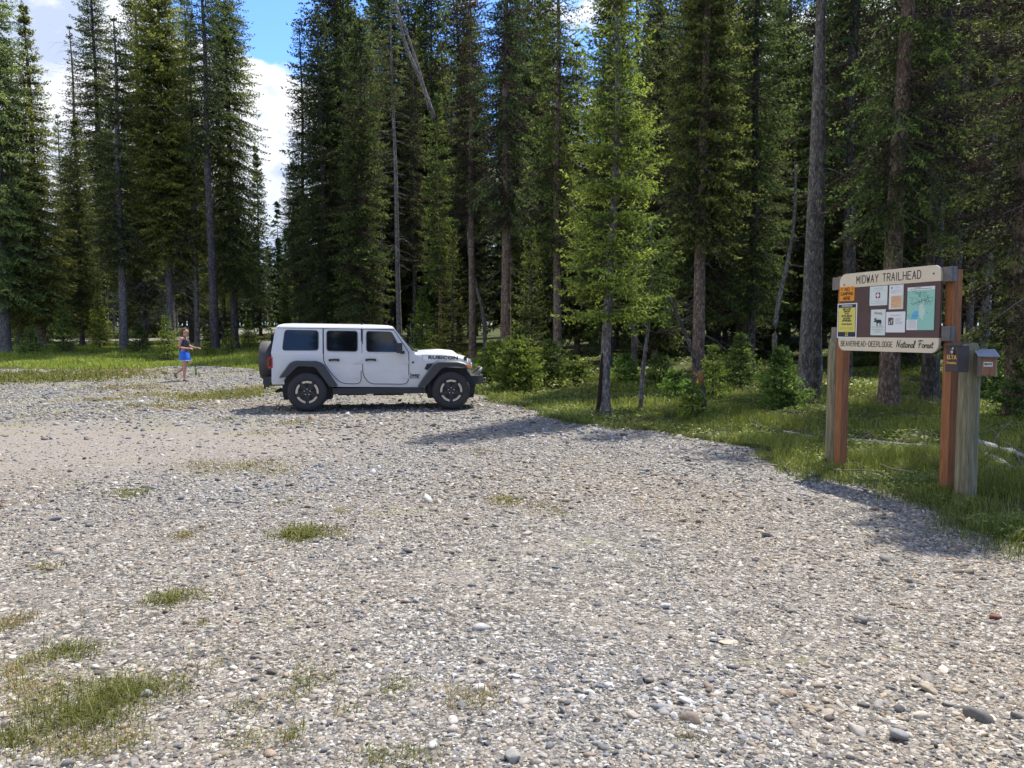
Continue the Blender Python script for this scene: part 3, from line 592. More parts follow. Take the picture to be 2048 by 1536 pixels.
tree(215, 660, 'reddish trunk beyond the road between the left spruces', r=.2, H=22, cb=6, R=2.2, nb=170, bark='bark_red', dn=30, prof=.6, **lk)
tree(540, 668, 'small pointed spruce standing far off in the gap of sky', r=.13, H=15.5, cb=1, R=1.7, nb=190, bark='bark_dark', dn=0, prof=.8, tint=(.8, .85, .9), pos=(-21.0, 66, 1.4), bs=.2, gap=.15)
tree(290, 690, 'full dark spruce between the lone grey trunk and the broad yellow green spruce', r=.2, H=24, cb=3, R=2.6, nb=330, bark='bark_dark', dn=30, prof=.5, tint=(1.2, 1.2, 1.05), **lk)
tree(385, 686, 'dense spruce filling in behind the walking woman', r=.2, H=23, cb=3, R=2.4, nb=300, bark='bark_dark', dn=30, prof=.5, tint=(1.2, 1.2, 1.0), **lk)
tree(165, 690, 'bushy spruce low behind the pale dead branch at left', r=.15, H=14, cb=1.5, R=2.2, nb=260, bark='bark_dark', dn=20, prof=.6, tint=(.95, .95, .8), **lk)
tree(40, 690, 'dense spruce crown between the two leftmost trees', r=.18, H=19, cb=1.5, R=2.4, nb=300, bark='bark_dark', dn=20, prof=.6, tint=(.95, 1, .9), **lk)
# saplings
def sap(u, v, H, R, label, tint=(1.3, 1.35, .9), n=60, bs=.07, gap=.06, cat='sapling', prof=.85, seed=None, **kw):
    return tree(u, v, label, r=.02+.008*H, H=H, cb=.12, R=R, nb=int(n*.62), bs=bs, gap=gap, dn=0, name='spruce_sapling', prof=prof, tint=tint, brt=.95, pitch0=-5, droop=.05, hang=.1, bark='bark_dark', zvis=99, cat=cat, wob=.02, flare=1.1, seed=seed, **kw)
sf = dict(bs=.11, gap=.085)
sap(200, 698, 3.0, .95, 'young yellow green spruce in front of the road at left', n=110, **sf)
sap(336, 722, 1.9, .75, 'young spruce left of the walking woman at the grass edge', n=80, bs=.085, gap=.07)
sap(415, 712, 1.0, .45, 'small spruce seedling right of the walking woman', n=50, bs=.08, gap=.07)
sap(458, 712, 1.2, .6, 'low young spruce in the grass near the spare wheel', n=60, bs=.08, gap=.07)
sap(62, 712, 1.3, .8, 'low grey green sapling in the grass at far left', tint=(1, 1.15, 1), n=60, **sf)
sap(128, 706, 2.6, .85, 'shaded sapling right of the grey trunk at left', tint=(1, 1.2, .9), n=90, **sf)
sap(497, 692, 1.6, .7, 'young spruce against the far road', n=70, **sf)
sap(280, 706, 1.3, .8, 'dark low sapling under the broad spruce', tint=(.8, .9, .8), n=60, **sf)
sap(727, 706, 4.3, 1.2, 'bright young spruce above the roof of the white car', n=150, tint=(1.1, 1.3, .9), bs=.10, gap=.08)
sap(905, 716, 6.0, 1.5, 'sparse beige green young spruce left of the straight reddish trunk', n=120, tint=(1.5, 1.3, .95), bs=.09, gap=.09)
sap(845, 716, 3.2, 1.1, 'young spruce just above the hood of the white car', n=110, tint=(1.1, 1.3, .9), bs=.10, gap=.08)
sap(1062, 738, 5.6, 1.2, 'grey green young spruce between two straight trunks', n=150, tint=(1.1, 1.15, .95), bs=.09, gap=.08)
bu = dict(prof=.5, bs=.08, gap=.058)
sap(1035, 782, 1.45, .95, 'largest dark green bush beside the front bumper of the white car', n=150, tint=(1.1, 1.25, .8), **bu)
sap(990, 762, 1.2, .8, 'green bush directly behind the front bumper', n=110, tint=(1.1, 1.25, .8), **bu)
sap(1100, 772, 1.25, .8, 'low dark bush left of the scarred trunk', n=110, tint=(.9, 1.05, .8), **bu)
sap(1150, 768, .8, .7, 'spreading bush behind the scarred trunk', n=80, tint=(.9, 1.05, .8), **bu)
sap(1320, 775, .9, .6, 'dark bush right of the thin leaning trunk', n=70, tint=(.9, 1.05, .8), **bu)
sap(1250, 765, .8, .6, 'low bush in the shade behind the thin leaning trunk', n=70, tint=(.8, 1.2, .8), **bu)
sap(1350, 800, .6, .45, 'small bush left of the broken snag', n=50, tint=(.85, 1.25, .8), **bu)
sap(1425, 800, 1.25, .6, 'bright spruce seedling behind the broken snag', n=80, tint=(1.3, 1.5, .9), bs=.07, gap=.058)
sap(1385, 838, .65, .35, 'tiny bright seedling at the foot of the broken snag', n=45, tint=(1.3, 1.5, .9), bs=.06, gap=.05)
sap(1562, 818, 1.25, .7, 'dark green sapling in front of the tall bare trunk', n=130, tint=(.9, 1.2, .9), bs=.07, gap=.055)
sap(1480, 775, 1.5, .8, 'dim sapling in deep shade left of the tall bare trunk', n=80, tint=(.8, 1, .8), bs=.09, gap=.07)
sap(1985, 800, 1.3, .9, 'dark sapling beside the right edge trunk', n=90, tint=(.8, 1.1, .8), bs=.08, gap=.065)
sap(2040, 835, 1.0, .8, 'low boughs of a sapling at the right edge of the photo', n=80, tint=(.7, 1, .8), bs=.07, gap=.06)
# thin crooked stems
def stem(pts, r, label, name='dead_tree', mat='bark_grey', n=10, dl=.4, cat='tree', leaf=0, seed=1, dc=(.16, .14, .12), wound=None):
    P = np.array(pts, float); p0 = P[0].copy(); root = empty(name, p0); tag(root, label, cat); Q = catm(P, .3)-p0
    G = Geo(); Q[0, 2] -= .1; rr = np.linspace(r, r*.45, len(Q)); rg = np.random.default_rng(seed); G.tube(Q, rr*rg.uniform(.9, 1.12, len(Q)), 9)
    me = G.mesh('trunk', True); link('trunk', me, MT[mat], root)
    W = Geo(); zz = Q[:, 2]; f = lambda z: np.array([np.interp(z, zz, Q[:, 0]), np.interp(z, zz, Q[:, 1]), z])
    if n: dead(W, rg, Q[:, 2].max()*.15, Q[:, 2].max(), f, n, dl, .2, dc, r0=.005); tag(link('bare_branches', W.mesh('bare_branches'), MT['twig'], root), kind='stuff')
    if leaf:
        G2 = Geo(); boughs(G2, None, rg, Q[-1, 2]*.5, Q[-1, 2], Q[-1, 2]*1.05, .9, f, leaf, .08, .07, prof=.3, tint=(1, 1.2, .8)); link('crown', G2.mesh('crown'), MT['leaf'], root)
    return root
g0 = gp(1280, 822); stem([g0, at(1286, 740, 16.9), at(1296, 660, 17), at(1304, 560, 17.2), at(1300, 440, 17.5)], .05, 'thin leaning grey stem just right of the scarred tree', 'spruce_tree', n=16, leaf=40, seed=3)
g0 = gp(1410, 834); sn = stem([g0, at(1406, 780, 15.6), at(1388, 715, 15.7), at(1360, 640, 15.9), at(1336, 590, 16.1)], .055, 'crooked broken snag with an orange wound, in front of the drooping spruce', mat='bark_dark', n=34, dl=.7, seed=4, dc=(.2, .17, .14))
G = Geo(); a, b = at(1399, 768, 15.55), at(1403, 742, 15.58); a = at(1404, 770, 15.57)-g0; b = at(1398, 742, 15.6)-g0; G.tube([a, (a+b)/2, b], [.05, .056, .045], 8, c=np.array((.27, .125, .05))); link('wound', G.mesh('wound', True), MT['twig'], sn)
g0 = gp(1556, 762); stem([g0, at(1549, 690, 24), at(1556, 610, 24), at(1574, 530, 24.2), at(1588, 440, 24.5), at(1592, 330, 25)], .085, 'curved slim grey trunk left of the tall bare trunk', n=30, dl=.9, seed=6)
g0 = gp(1640, 775); stem([g0, at(1641, 700, g0[1]), at(1641, 648, g0[1])], .07, 'short broken stump pole right of the tall bare trunk', n=3, dl=.2, seed=7)
g0 = gp(905, 726); stem([at(868, 235, 36), at(845, 170, 36), at(812, 90, 36), at(795, 20, 36), at(790, -40, 36)], .10, 'pale broken treetop leaning across the forest, above the white car', mat='bark_grey', n=14, dl=1.0, seed=8)
stem([at(858, 215, 35.5), at(838, 140, 35.5), at(812, 60, 35.6), at(792, 10, 35.7)], .07, 'thinner pale fallen stem beside the leaning treetop', mat='bark_grey', n=8, dl=.8, seed=9)
g0 = gp(970, 716); stem([g0, at(968, 640, g0[1]), at(955, 580, g0[1]), at(940, 520, g0[1]), at(935, 440, g0[1])], .11, 'pair of grey dead stems between the two straight reddish trunks', n=40, dl=1.3, seed=10, dc=(.2, .18, .16))
# ---- off-picture trees to the right, whose shade falls on the board and the gravel edge
for k, (x, y, H, R, nb, cb_) in enumerate([(8.05, 12.0, 13.6, 1.5, 110, 8.2)]):
    tree(0, 0, 'spruce standing outside the right edge of the photo', r=.15, H=H, cb=cb_, R=R, nb=nb, pos=(x, y), bark='bark_red', dn=10, bs=.16, gap=.13, prof=.5, zvis=99, group='spruces right of the photo', seed=300+k)
# ---- background forest (copies of a few trees)
protos = []
for k, (H, R, cb, nb, bk, tn) in enumerate([(22, 2.6, 3.6, 370, 'bark_dark', (.8, .9, .8)), (20, 2.4, 2.2, 380, 'bark_dark', (.9, 1.0, .85)), (24, 2.5, 5.5, 340, 'bark_grey', (.75, .85, .85)), (19, 2.3, 1.6, 380, 'bark_red', (1.0, 1.05, .85)), (11, 2.0, .6, 300, 'bark_dark', (1.0, 1.15, .85))]):
    protos.append(reg(tree(0, 0, 'background spruce', r=.17, H=H, cb=cb, R=R, nb=nb, pos=[(30, 44), (12, 46), (21, 41), (2, 49), (7, 38)][k], bark=bk, dn=70, dz=(1.5, cb+4), dl=1.5, dc=(.10, .08, .065), prof=.4, tint=tn, brown=.18, zvis=99, seed=400+k, bs=.17, gap=.14)))
rg = np.random.default_rng(5); placed = []
ANCH = [(640, 'above the tail of the white car'), (690, 'above the rear windows of the white car'), (745, 'above the middle of the white car roof'), (800, 'above the windshield of the white car'), (870, 'above the hood of the white car'), (930, 'left of the straight reddish trunk by the car nose'), (985, 'between the two straight reddish trunks'), (1050, 'just right of the straight pinkish trunk'), (1105, 'left of the scarred tree'), (1170, 'behind the left boughs of the scarred tree'), (1235, 'behind the scarred tree'), (1300, 'right of the scarred tree'), (1365, 'left of the drooping dead branches'), (1430, 'right of the drooping dead branches'), (1500, 'left of the curved grey trunk'), (1570, 'behind the curved grey trunk'), (1640, 'beside the bare grey trunk'), (1710, 'behind the left half of the notice board'), (1790, 'behind the right half of the notice board'), (1860, 'just right of the notice board'), (1930, 'above the donations box'), (2000, 'above the small map box'), (9999, 'at the right edge of the photo')]
def fine_label(u, y, k):
    g = region_label(u)[1]; a = [t for m, t in ANCH if u < m][0]; d = 'near the forest front,' if y < 38 else ('in the middle rows,' if y < 52 else 'in the back rows,')
    return (['dark spruce', 'dense spruce', 'grey spruce', 'brown spruce', 'bushy spruce'][k]+' '+d+' '+a, g)
def region_label(u):
    if u < 600: return None
    if u < 900: return ('dim spruce deep in the forest behind the white car', 'forest trees behind the white car')
    if u < 1250: return ('dim spruce deep in the forest between the white car and the scarred tree', 'forest trees right of the white car')
    if u < 1650: return ('dim spruce deep in the forest between the scarred tree and the bare trunk', 'forest trees in the middle right')
    return ('dim spruce deep in the forest behind the notice board', 'forest trees behind the notice board')
for k, p in enumerate(protos):
    q = p.location; u = 1024+F*q.x/q.y; lb = fine_label(max(u, 610), q.y, k); p['label'] = lb[0]; p['group'] = lb[1]; placed.append((q.x, q.y))
for o in TREES: placed.append((o.location.x, o.location.y))
cnt = 0; tries = 0
while cnt < 112 and tries < 6000:
    tries += 1
    y = 24+46*rg.uniform(0, 1)**.8; u = rg.uniform(600, 2350); x = (u-1024)/F*y
    if y < 34 and u < 960: continue
    if y < 30 and u < 1180: continue
    if u < 680 and y > 48: continue
    if min((x-a)**2+(y-b)**2 for a, b in placed) < 1.9**2: continue
    placed.append((x, y)); k = rg.choice(5, p=[.26, .24, .22, .18, .10]); s = rg.uniform(.85, 1.15)*(.8 if y < 40 else (.95 if y < 46 else 1.05))
    lb = fine_label(u, y, k); copy_tree(protos[k], (x, y, float(hgt(x, y))), (s*rg.uniform(.9, 1.1), s), rg.uniform(0, 6.28), lb[0], lb[1], 'spruce_tree'); cnt += 1
# left, beyond the road
for (u, y, s, k) in [(-60, 60, .8, 1), (20, 66, .6, 3), (60, 58, .62, 0), (150, 62, .7, 1), (190, 57, .85, 4), (270, 64, .75, 3), (310, 70, .8, 1), (370, 62, .78, 0), (410, 68, .8, 3), (455, 62, .7, 1), (300, 56, 1.0, 4), (70, 54, 1.0, 4), (592, 72, .7, 0), (572, 88, .45, 3), (556, 97, .4, 1), (604, 90, .7, 2), (578, 66, .5, 4), (-20, 56, .9, 4), (435, 58, .8, 4), (355, 76, .8, 2), (230, 76, .8, 2)]:
    x = (u-1024)/F*y
    if np.min(np.hypot(RC[:, 0]-x, RC[:, 1]-y)) < 3.4: y += 6; x = (u-1024)/F*y
    lb = ('spruce beyond the road, '+(['seen at the far left edge', 'behind the leftmost spruces', 'around the slender reddish trunks', 'behind the lone grey trunk', 'behind the broad yellow green spruce', 'behind the thick dark trunk'][min(5, max(0, int((u+60)/95)))])+[', tall', ', bushy'][k == 4 or k == 0], 'spruces beyond the road') if u < 500 else ('small spruce far off in the gap of sky', 'distant spruces in the gap')
    copy_tree(protos[k], (x, y, float(hgt(x, y))), (s, s), u*.37, lb[0], lb[1], 'spruce_tree')
# far wood as one mass
G = Geo(); rg = np.random.default_rng(9)
for k in range(950):
    y = rg.uniform(90, 150); x = rg.uniform(-1.0, .9)*y
    if -26 < x < -14 and y < 116: continue
    H = rg.uniform(6, 15); z0 = float(hgt(x, y)); n = 260; t = rg.uniform(0, 1, n)**.8; rr = (1.9*(1-t)**.8+.1)*rg.uniform(.3, 1.05, n); a = rg.uniform(0, 6.28, n)
    P = np.stack([x+rr*np.cos(a), y+rr*np.sin(a), z0+.6+t*(H-.6)], 1); d = np.stack([np.cos(a), np.sin(a), rg.normal(-.25, .25, n)], 1); sd_ = np.stack([-np.sin(a), np.cos(a), rg.normal(0, .3, n)], 1)
    s = rg.uniform(.4, .9, (n, 1)); T = np.stack([P-sd_*s*.4-d*s*.3, P+sd_*s*.4-d*s*.3, P+d*s*.7], 1)
    G.tris(T, np.array((.07, .10, .05))*rg.uniform(.6, 1.6, (n, 1))*rg.uniform(.8, 1.25))
    G.tube([(x, y, z0), (x, y, z0+H)], [.15, .02], 3, c=np.array((.08, .07, .06)))
tag(link('distant_forest', G.mesh('distant_forest'), MT['leaf']), kind='stuff')
# ------------------------------------------------------------------ undergrowth
GR = np.array([(.075, .10, .02), (.115, .15, .03), (.16, .19, .04), (.21, .23, .06), (.27, .24, .11)])
def blades(G, x, y, h, wd, rng, pal=(0, 1, 2, 3), bend=.5, z=None, tint=(1, 1, 1)):
    n = len(x); a = rng.uniform(0, 6.28, n); z = hgt(x, y)-.01 if z is None else z; b = np.stack([x, y, z], 1); h = h*rng.uniform(.5, 1.25, n)
    lean = rng.uniform(.1, 1.0, n)*bend; d = np.stack([np.cos(a), np.sin(a)], 1); a2 = a+rng.normal(1.57, .5, n); wv = np.stack([np.cos(a2), np.sin(a2), np.zeros(n)], 1)*(wd*rng.uniform(.6, 1.3, n))[:, None]
    m = b+np.stack([d[:, 0]*h*lean*.35, d[:, 1]*h*lean*.35, h*.6], 1); t = b+np.stack([d[:, 0]*h*lean, d[:, 1]*h*lean, h*(1-.35*lean)], 1)
    c = GR[rng.choice(pal, n)]*rng.uniform(.75, 1.25, (n, 1))*np.array(tint)
    V = np.stack([b-wv, b+wv, m-wv*.75, m+wv*.75, t], 1); k = np.arange(n)[:, None]*5
    f = np.concatenate([k+[[0, 1, 3]], k+[[0, 3, 2]], k+[[2, 3, 4]]]); G.add(V.reshape(-1, 3), f, np.repeat(c, 5, 0))
def leaves(G, x, y, h, s, rng, pal=(0, 1, 2), tint=(1, 1, 1)):
    n = len(x); b = np.stack([x, y, hgt(x, y)+h*rng.uniform(.1, 1, n)], 1); a = rng.uniform(0, 6.28, n); tl = rng.normal(0, .35, n)
    d = np.stack([np.cos(a), np.sin(a), tl], 1); sd_ = np.stack([-np.sin(a), np.cos(a), rng.normal(0, .3, n)], 1); s = (s*rng.uniform(.6, 1.3, n))[:, None]
    V = np.stack([b-d*s*.5, b+sd_*s*.32, b+d*s*.6, b-sd_*s*.32], 1); k = np.arange(n)[:, None]*4; f = np.concatenate([k+[[0, 1, 2]], k+[[0, 2, 3]]])
    c = GR[rng.choice(pal, n)]*rng.uniform(.7, 1.25, (n, 1))*np.array(tint); G.add(V.reshape(-1, 3), f, np.repeat(c, 4, 0))
def pn(x, y, s, ph):   # cheap smooth noise -1..1
    return (np.sin(x*s+ph)+np.sin(y*s*1.3+ph*2)+np.sin((x+y)*s*.7+ph*3)+np.sin((x-1.7*y)*s*.9+ph))/4
def scatter(x0, x1, y0, y1, dens, seed, u0=-150, u1=2200):
    r = np.random.default_rng(seed); n = int((x1-x0)*(y1-y0)*dens); x = r.uniform(x0, x1, n); y = r.uniform(y0, y1, n); u = 1024+F*x/y
    k = (u > u0) & (u < u1); x, y = x[k], y[k]; k = ~inpoly(LOT, x, y); return x[k], y[k], r
# right verge close by
G = Geo()
x, y, r = scatter(2.5, 9, 4.8, 11, 1700, 1); cl = pn(x, y, 2.3, 1)+.5*pn(x, y, 7, 2); k = (cl > -.35) | (r.uniform(size=len(x)) < .35); x, y, cl = x[k], y[k], cl[k]; blades(G, x, y, .15+.13*np.clip(cl, -.4, 1), .0035, r, (0, 1, 1, 2, 2, 3), .9, tint=(1.3, 1.25, 1))
x, y, r = scatter(-1.5, 15, 11, 17.5, 620, 2); cl = pn(x, y, 1.7, 1)+.5*pn(x, y, 5, 2); k = cl > -.35; x, y, cl = x[k], y[k], cl[k]; blades(G, x, y, .12+.12*np.clip(cl, -.3, 1), .006, r, (1, 1, 2, 2, 3), .8, tint=(1.35, 1.3, 1))
x, y, r = scatter(-2, 24, 17.5, 30, 150, 3, u0=900); cl = pn(x, y, 1.1, 4)+.4*pn(x, y, 4, 2); k = cl > -.2; x, y, cl = x[k], y[k], cl[k]; blades(G, x, y, .14+.14*np.clip(cl, -.3, 1), .011, r, (1, 2, 2, 3), .8, tint=(1.35, 1.3, 1))
tag(link('verge_grass', G.mesh('verge_grass'), MT['grass']), kind='stuff')
# low leafy ground cover
G = Geo()
x, y, r = scatter(2.5, 9, 5, 11, 900, 4); cl = pn(x, y, 1.9, 6)+.5*pn(x, y, 6, 3); k = cl > .05; leaves(G, x[k], y[k], .06+.10*np.clip(cl[k], 0, 1), .035, r, (0, 1, 2, 3), tint=(1.15, 1.2, 1))
x, y, r = scatter(-1.5, 16, 11, 20, 420, 5); cl = pn(x, y, 1.3, 6)+.5*pn(x, y, 4, 3); k = cl > -.15; leaves(G, x[k], y[k], .05+.14*np.clip(cl[k], 0, 1), .05, r, (0, 1, 2, 3), tint=(1.15, 1.2, 1))
x, y, r = scatter(-4, 32, 20, 44, 90, 6, u0=700); cl = pn(x, y, .9, 6); k = cl > -.3; leaves(G, x[k], y[k], .08+.28*np.clip(cl[k], 0, 1), .10, r, (1, 2, 2, 3), tint=(1.2, 1.2, 1))
tag(link('ground_cover', G.mesh('ground_cover'), MT['grass']), kind='stuff')
# left grass band and forest floor beyond
G = Geo()
x, y, r = scatter(-34, -1, 24, 47, 190, 7, u1=1010); cl = pn(x, y, 1.0, 1)+.5*pn(x, y, 3, 2); k = (cl > -.55); x, y, cl = x[k], y[k], cl[k]
blades(G, x, y, .16+.20*np.clip(cl, -.3, 1), .014, r, (1, 2, 2, 3), .7, tint=(1.7, 1.75, 1.2))
x, y, r = scatter(-60, -6, 47, 82, 30, 8, u1=700); k = np.min(np.hypot(x[:, None]-RC[None, ::2, 0], y[:, None]-RC[None, ::2, 1]), 1) > 3.2; blades(G, x[k], y[k], np.full(k.sum(), .11), .03, r, (1, 2, 3), .7)
tag(link('roadside_grass', G.mesh('roadside_grass'), MT['grass']), kind='stuff')
# grass tufts growing through the gravel: (u, v, half width px, half height px, blades, dry, height)
G = Geo(); r = np.random.default_rng(31)
tufts = [(265,988,34,9,260,0,.035),(565,1007,22,12,100,1,.03),(605,1072,48,16,420,0,.055),(660,1070,40,8,120,1,.03),(368,1073,28,10,200,2,.03),(345,1198,38,18,330,0,.05),(420,1190,40,16,90,0,.03),
 (85,1137,28,7,130,1,.03),(60,1005,40,8,120,2,.025),(480,935,110,18,900,1,.03),(400,930,60,10,260,2,.025),(560,945,40,8,160,1,.03),(1010,1003,40,10,230,1,.035),(1080,1012,50,12,160,2,.03),(1110,1028,30,8,60,1,.03),
 (150,1440,110,40,480,0,.085),(245,1400,60,22,300,0,.07),(60,1400,90,50,380,1,.05),(20,1350,70,46,320,1,.05),(310,1385,70,24,330,0,.05),(220,1385,90,30,260,0,.05),(130,1310,70,18,360,0,.045),(20,1250,34,20,260,2,.04),(180,1490,120,26,500,1,.045),(30,1480,60,30,300,0,.05),
 (800,1378,34,12,120,0,.04),(950,1398,70,22,260,2,.04),(620,1365,60,20,160,0,.04),(600,1400,60,26,130,1,.03),(505,1485,60,22,220,1,.035),(510,1420,40,12,80,0,.04),(700,1425,20,10,50,0,.04),(590,1475,14,12,50,0,.05),(800,1520,90,14,240,0,.04),(640,1325,120,26,160,2,.025),(460,1290,80,18,90,2,.025),
 (440,1330,60,16,80,1,.03),(200,1020,80,20,90,2,.02),(250,1240,70,30,110,2,.025),(160,1240,60,20,100,2,.025),(405,1250,16,10,60,1,.03),(960,905,40,6,120,2,.03),(1375,1470,34,20,90,1,.03),(380,870,30,6,60,2,.02),(680,1025,20,10,60,1,.03),(720,960,60,8,50,2,.02),(90,945,40,8,110,2,.02),(860,1095,30,8,60,2,.02),
 (460,790,75,9,1800,0,.06),(400,795,60,7,900,1,.06),(500,780,40,7,700,1,.06),(90,754,170,9,3000,0,.12),(230,748,90,5,1000,1,.08),(370,815,60,4,300,1,.04),(590,845,50,5,160,1,.04),(250,775,90,5,600,2,.05),(330,790,70,5,500,1,.05),(200,800,60,5,300,2,.04),(300,812,80,5,400,2,.04),(450,840,30,4,90,1,.04),(520,868,50,5,120,2,.03),(110,830,60,5,90,2,.03)]
for (u, v, a, b, n, dry, h) in tufts:
    c = gp(u, v); D = c[1]; n = int(n*1.7) if D > 5.5 else n; rx = a/F*D; ry = b*D*D/(F*CAM_H); nc = max(4, n//6); cxs = c[0]+r.normal(0, .5, nc)*rx; cys = c[1]+r.normal(0, .5, nc)*ry; ix = r.integers(0, nc, n*2)
    sg = min(rx, .085 if D < 8 else .16); x = cxs[ix]+r.normal(0, sg*.45, n*2); y = cys[ix]+r.normal(0, sg*.6, n*2)
    wd = max(.0014, .00050*D)*1.3; pal = [(0, 1, 1, 2), (1, 2, 3, 4), (2, 3, 4, 4)][dry]
    blades(G, x, y, h*.95*np.exp(r.normal(0, .35, n*2)), wd, r, pal, 1.3, tint=(1.35, 1.1, 1.15) if dry < 2 else (1.05, .85, .8))
    if dry == 0: q = r.integers(0, n*2, n//4); leaves(G, x[q]+r.normal(0, .03, len(q)), y[q]+r.normal(0, .03, len(q)), h*.35, .010, r, (1, 2, 3))
n = 9000; x = r.uniform(-9, 5, n); y = r.uniform(2.8, 14, n); k = inpoly(LOT, x, y) & (pn(x, y, 2.2, 9)+.5*pn(x, y, 5, 1)-.12*(x+y*.2) > .45) & (abs(x) < .7*y); x, y = x[k], y[k]
blades(G, x, y, np.full(len(x), .022), .0022, r, (1, 2, 3, 4), 1.3)
# grass creeping over the ragged edge of the gravel
for k in range(len(edge_px)-2):
    p, q = np.array(lot[k]), np.array(lot[k+1]); m = int(np.linalg.norm(q-p)*520); t = r.uniform(0, 1, m)[:, None]; nrm = np.array([-(q-p)[1], (q-p)[0]]); nrm = nrm/np.linalg.norm(nrm); s = p+(q-p)*t+nrm*(np.abs(r.normal(0, .16, m))*np.clip(.6+pn(p[0]+t[:, 0]*(q-p)[0], p[1]+t[:, 0]*(q-p)[1], 3, 2)*1.2, 0, 1.6))[:, None]
    blades(G, s[:, 0], s[:, 1], np.full(m, .10), max(.003, .0005*p[1]), r, (0, 1, 2, 3), 1.1)
tag(link('lot_grass', G.mesh('lot_grass'), MT['grass']), kind='stuff')
# forest litter: needles and twigs on the floor
W = Geo(); r = np.random.default_rng(8)
for k in range(260):
    y = r.uniform(8.5, 26); x = r.uniform(.2, .68)*y
    if inpoly(LOT, np.array([x]), np.array([y]))[0]: continue
    a = r.uniform(0, 6.28); l = r.uniform(.2, .9); p = np.array([x, y, float(hgt(x, y))+.03]); d = np.array([math.cos(a), math.sin(a), r.normal(0, .08)])
    s = np.linspace(0, 1, 4)[:, None]; W.tube(p+d*l*s+r.normal(0, .02, (4, 3)), np.linspace(.01, .004, 4), 4, c=np.array((.17, .14, .115))*r.uniform(.5, 1.5))
tag(link('twig_litter', W.mesh('twig_litter'), MT['twig']), kind='stuff')
# fallen logs
MT['log'] = simple('weathered_log', (.36, .345, .32), .85, noise=.35, nscale=9, bump=.006)
MT['log_dark'] = simple('rotten_log', (.10, .085, .07), .95, noise=.5, nscale=7, bump=.02)
def log(pts, r, label, mat='log', twigs=4, seed=1, name='fallen_log', lift=.6):
    P = np.array([gp(*p)+[0, 0, r*lift] if len(p) == 2 else p for p in pts]); o = P[0].copy(); Q = catm(P, .2)-o; rr = np.linspace(r, r*.55, len(Q)); rg = np.random.default_rng(seed)
    root = empty(name, o); tag(root, label, 'log'); G = Geo(); G.tube(Q+rg.normal(0, r*.12, Q.shape), rr*rg.uniform(.88, 1.12, len(Q)), 9); link('log', G.mesh('log', True), MT[mat], root)
    if twigs:
        W = Geo()
        for _ in range(twigs):
            k = rg.integers(1, len(Q)-1); d = np.array([rg.normal(0, .6), rg.normal(0, .6), rg.uniform(.2, 1)]); d /= np.linalg.norm(d); l = rg.uniform(.2, .5); s = np.linspace(0, 1, 4)[:, None]
            W.tube(Q[k]+d*l*s+rg.normal(0, .015, (4, 3)), [.012, .009, .006, .003], 4, c=np.array((.2, .18, .16)))
        link('stub_branch', W.mesh('stub_branch'), MT['twig'], root)
log([(1570, 868), (1640, 880), (1720, 884), (1800, 892), (1880, 898), (1960, 905)], .035, 'long pale thin log lying in the grass behind the notice board posts', seed=2)
log([(1500, 846), (1530, 858), (1590, 868), (1680, 874), (1760, 880)], .02, 'dark thin curved branch bending up at its left end, above the long pale log', 'log_dark', 2, 3, name='fallen_branch')
log([(1950, 892), (1985, 900), (2020, 910), (2075, 925)], .06, 'thick grey log at the right edge of the photo beside the big round post', seed=4)
log([(1975, 915), (2005, 930), (2045, 955), (2090, 985)], .045, 'short pale log pointing towards the camera at the right edge', twigs=2, seed=5)
log([(1800, 803), (1850, 812), (1905, 818)], .09, 'dark rotten log between the two trunks behind the notice board', 'log_dark', 3, 6)
log([(1838, 895), (1850, 912)], .035, 'short stick of pale wood in the grass between the board posts', twigs=0, seed=7)
log([(1610, 862), (1660, 838), (1700, 826)], .015, 'thin grey branch slanting away behind the left round post', 'log_dark', 1, 8, name='fallen_branch')
log([(1180, 742), (1260, 740), (1340, 738)], .06, 'pale log on the sunlit forest floor behind the scarred tree', twigs=2, seed=9)
log([(108, 713), (140, 709), (165, 706)], .03, 'pale dead branch lying in the grass at left', twigs=5, seed=10, name='fallen_branch')
# trees on the far side of the lot, behind the photographer: they show in the car's windows
rg = np.random.default_rng(66)
for k in range(26):
    x = -34+k*2.6+rg.normal(0, .8); y = -24-rg.uniform(0, 12); s = rg.uniform(.6, 1.1)
    copy_tree(protos[k % 4], (x, y, 0), (s, s), rg.uniform(0, 6.28), 'spruce across the lot behind the camera, mirrored in the car windows', 'spruces behind the camera', 'spruce_tree')
# ------------------------------------------------------------------ white off-road car
JM = {}
JM['white'] = simple('white_paint', (.68, .675, .66), .28, coat=.6)
def dusty():
    nt = JM['white'].node_tree; b = nt.nodes['Principled BSDF']; t = N(nt, 'ShaderNodeTexCoord'); sp = N(nt, 'ShaderNodeSeparateXYZ'); L(nt, t.outputs['Object'], sp.inputs[0])
    n = N(nt, 'ShaderNodeTexNoise', i_Scale=5.0, i_Detail=8.0, i_Roughness=.7); L(nt, t.outputs['Object'], n.inputs[0])
    mr = N(nt, 'ShaderNodeMapRange', interpolation_type='SMOOTHSTEP'); L(nt, M(nt, 'ADD', sp.outputs[2], M(nt, 'MULTIPLY', n.outputs['Fac'], -.7)), mr.inputs[0])
    mr.inputs['From Min'].default_value = .75; mr.inputs['From Max'].default_value = .1; mr.inputs['To Max'].default_value = .3
    mx = N(nt, 'ShaderNodeMix', data_type='RGBA'); L(nt, mr.outputs[0], mx.inputs['Factor']); mx.inputs[6].default_value = (.68, .675, .66, 1); mx.inputs[7].default_value = (.40, .35, .29, 1); L(nt, mx.outputs[2], b.inputs['Base Color'])
dusty()
JM['black'] = simple('black_plastic', (.028, .029, .031), .55, noise=.15, nscale=60)
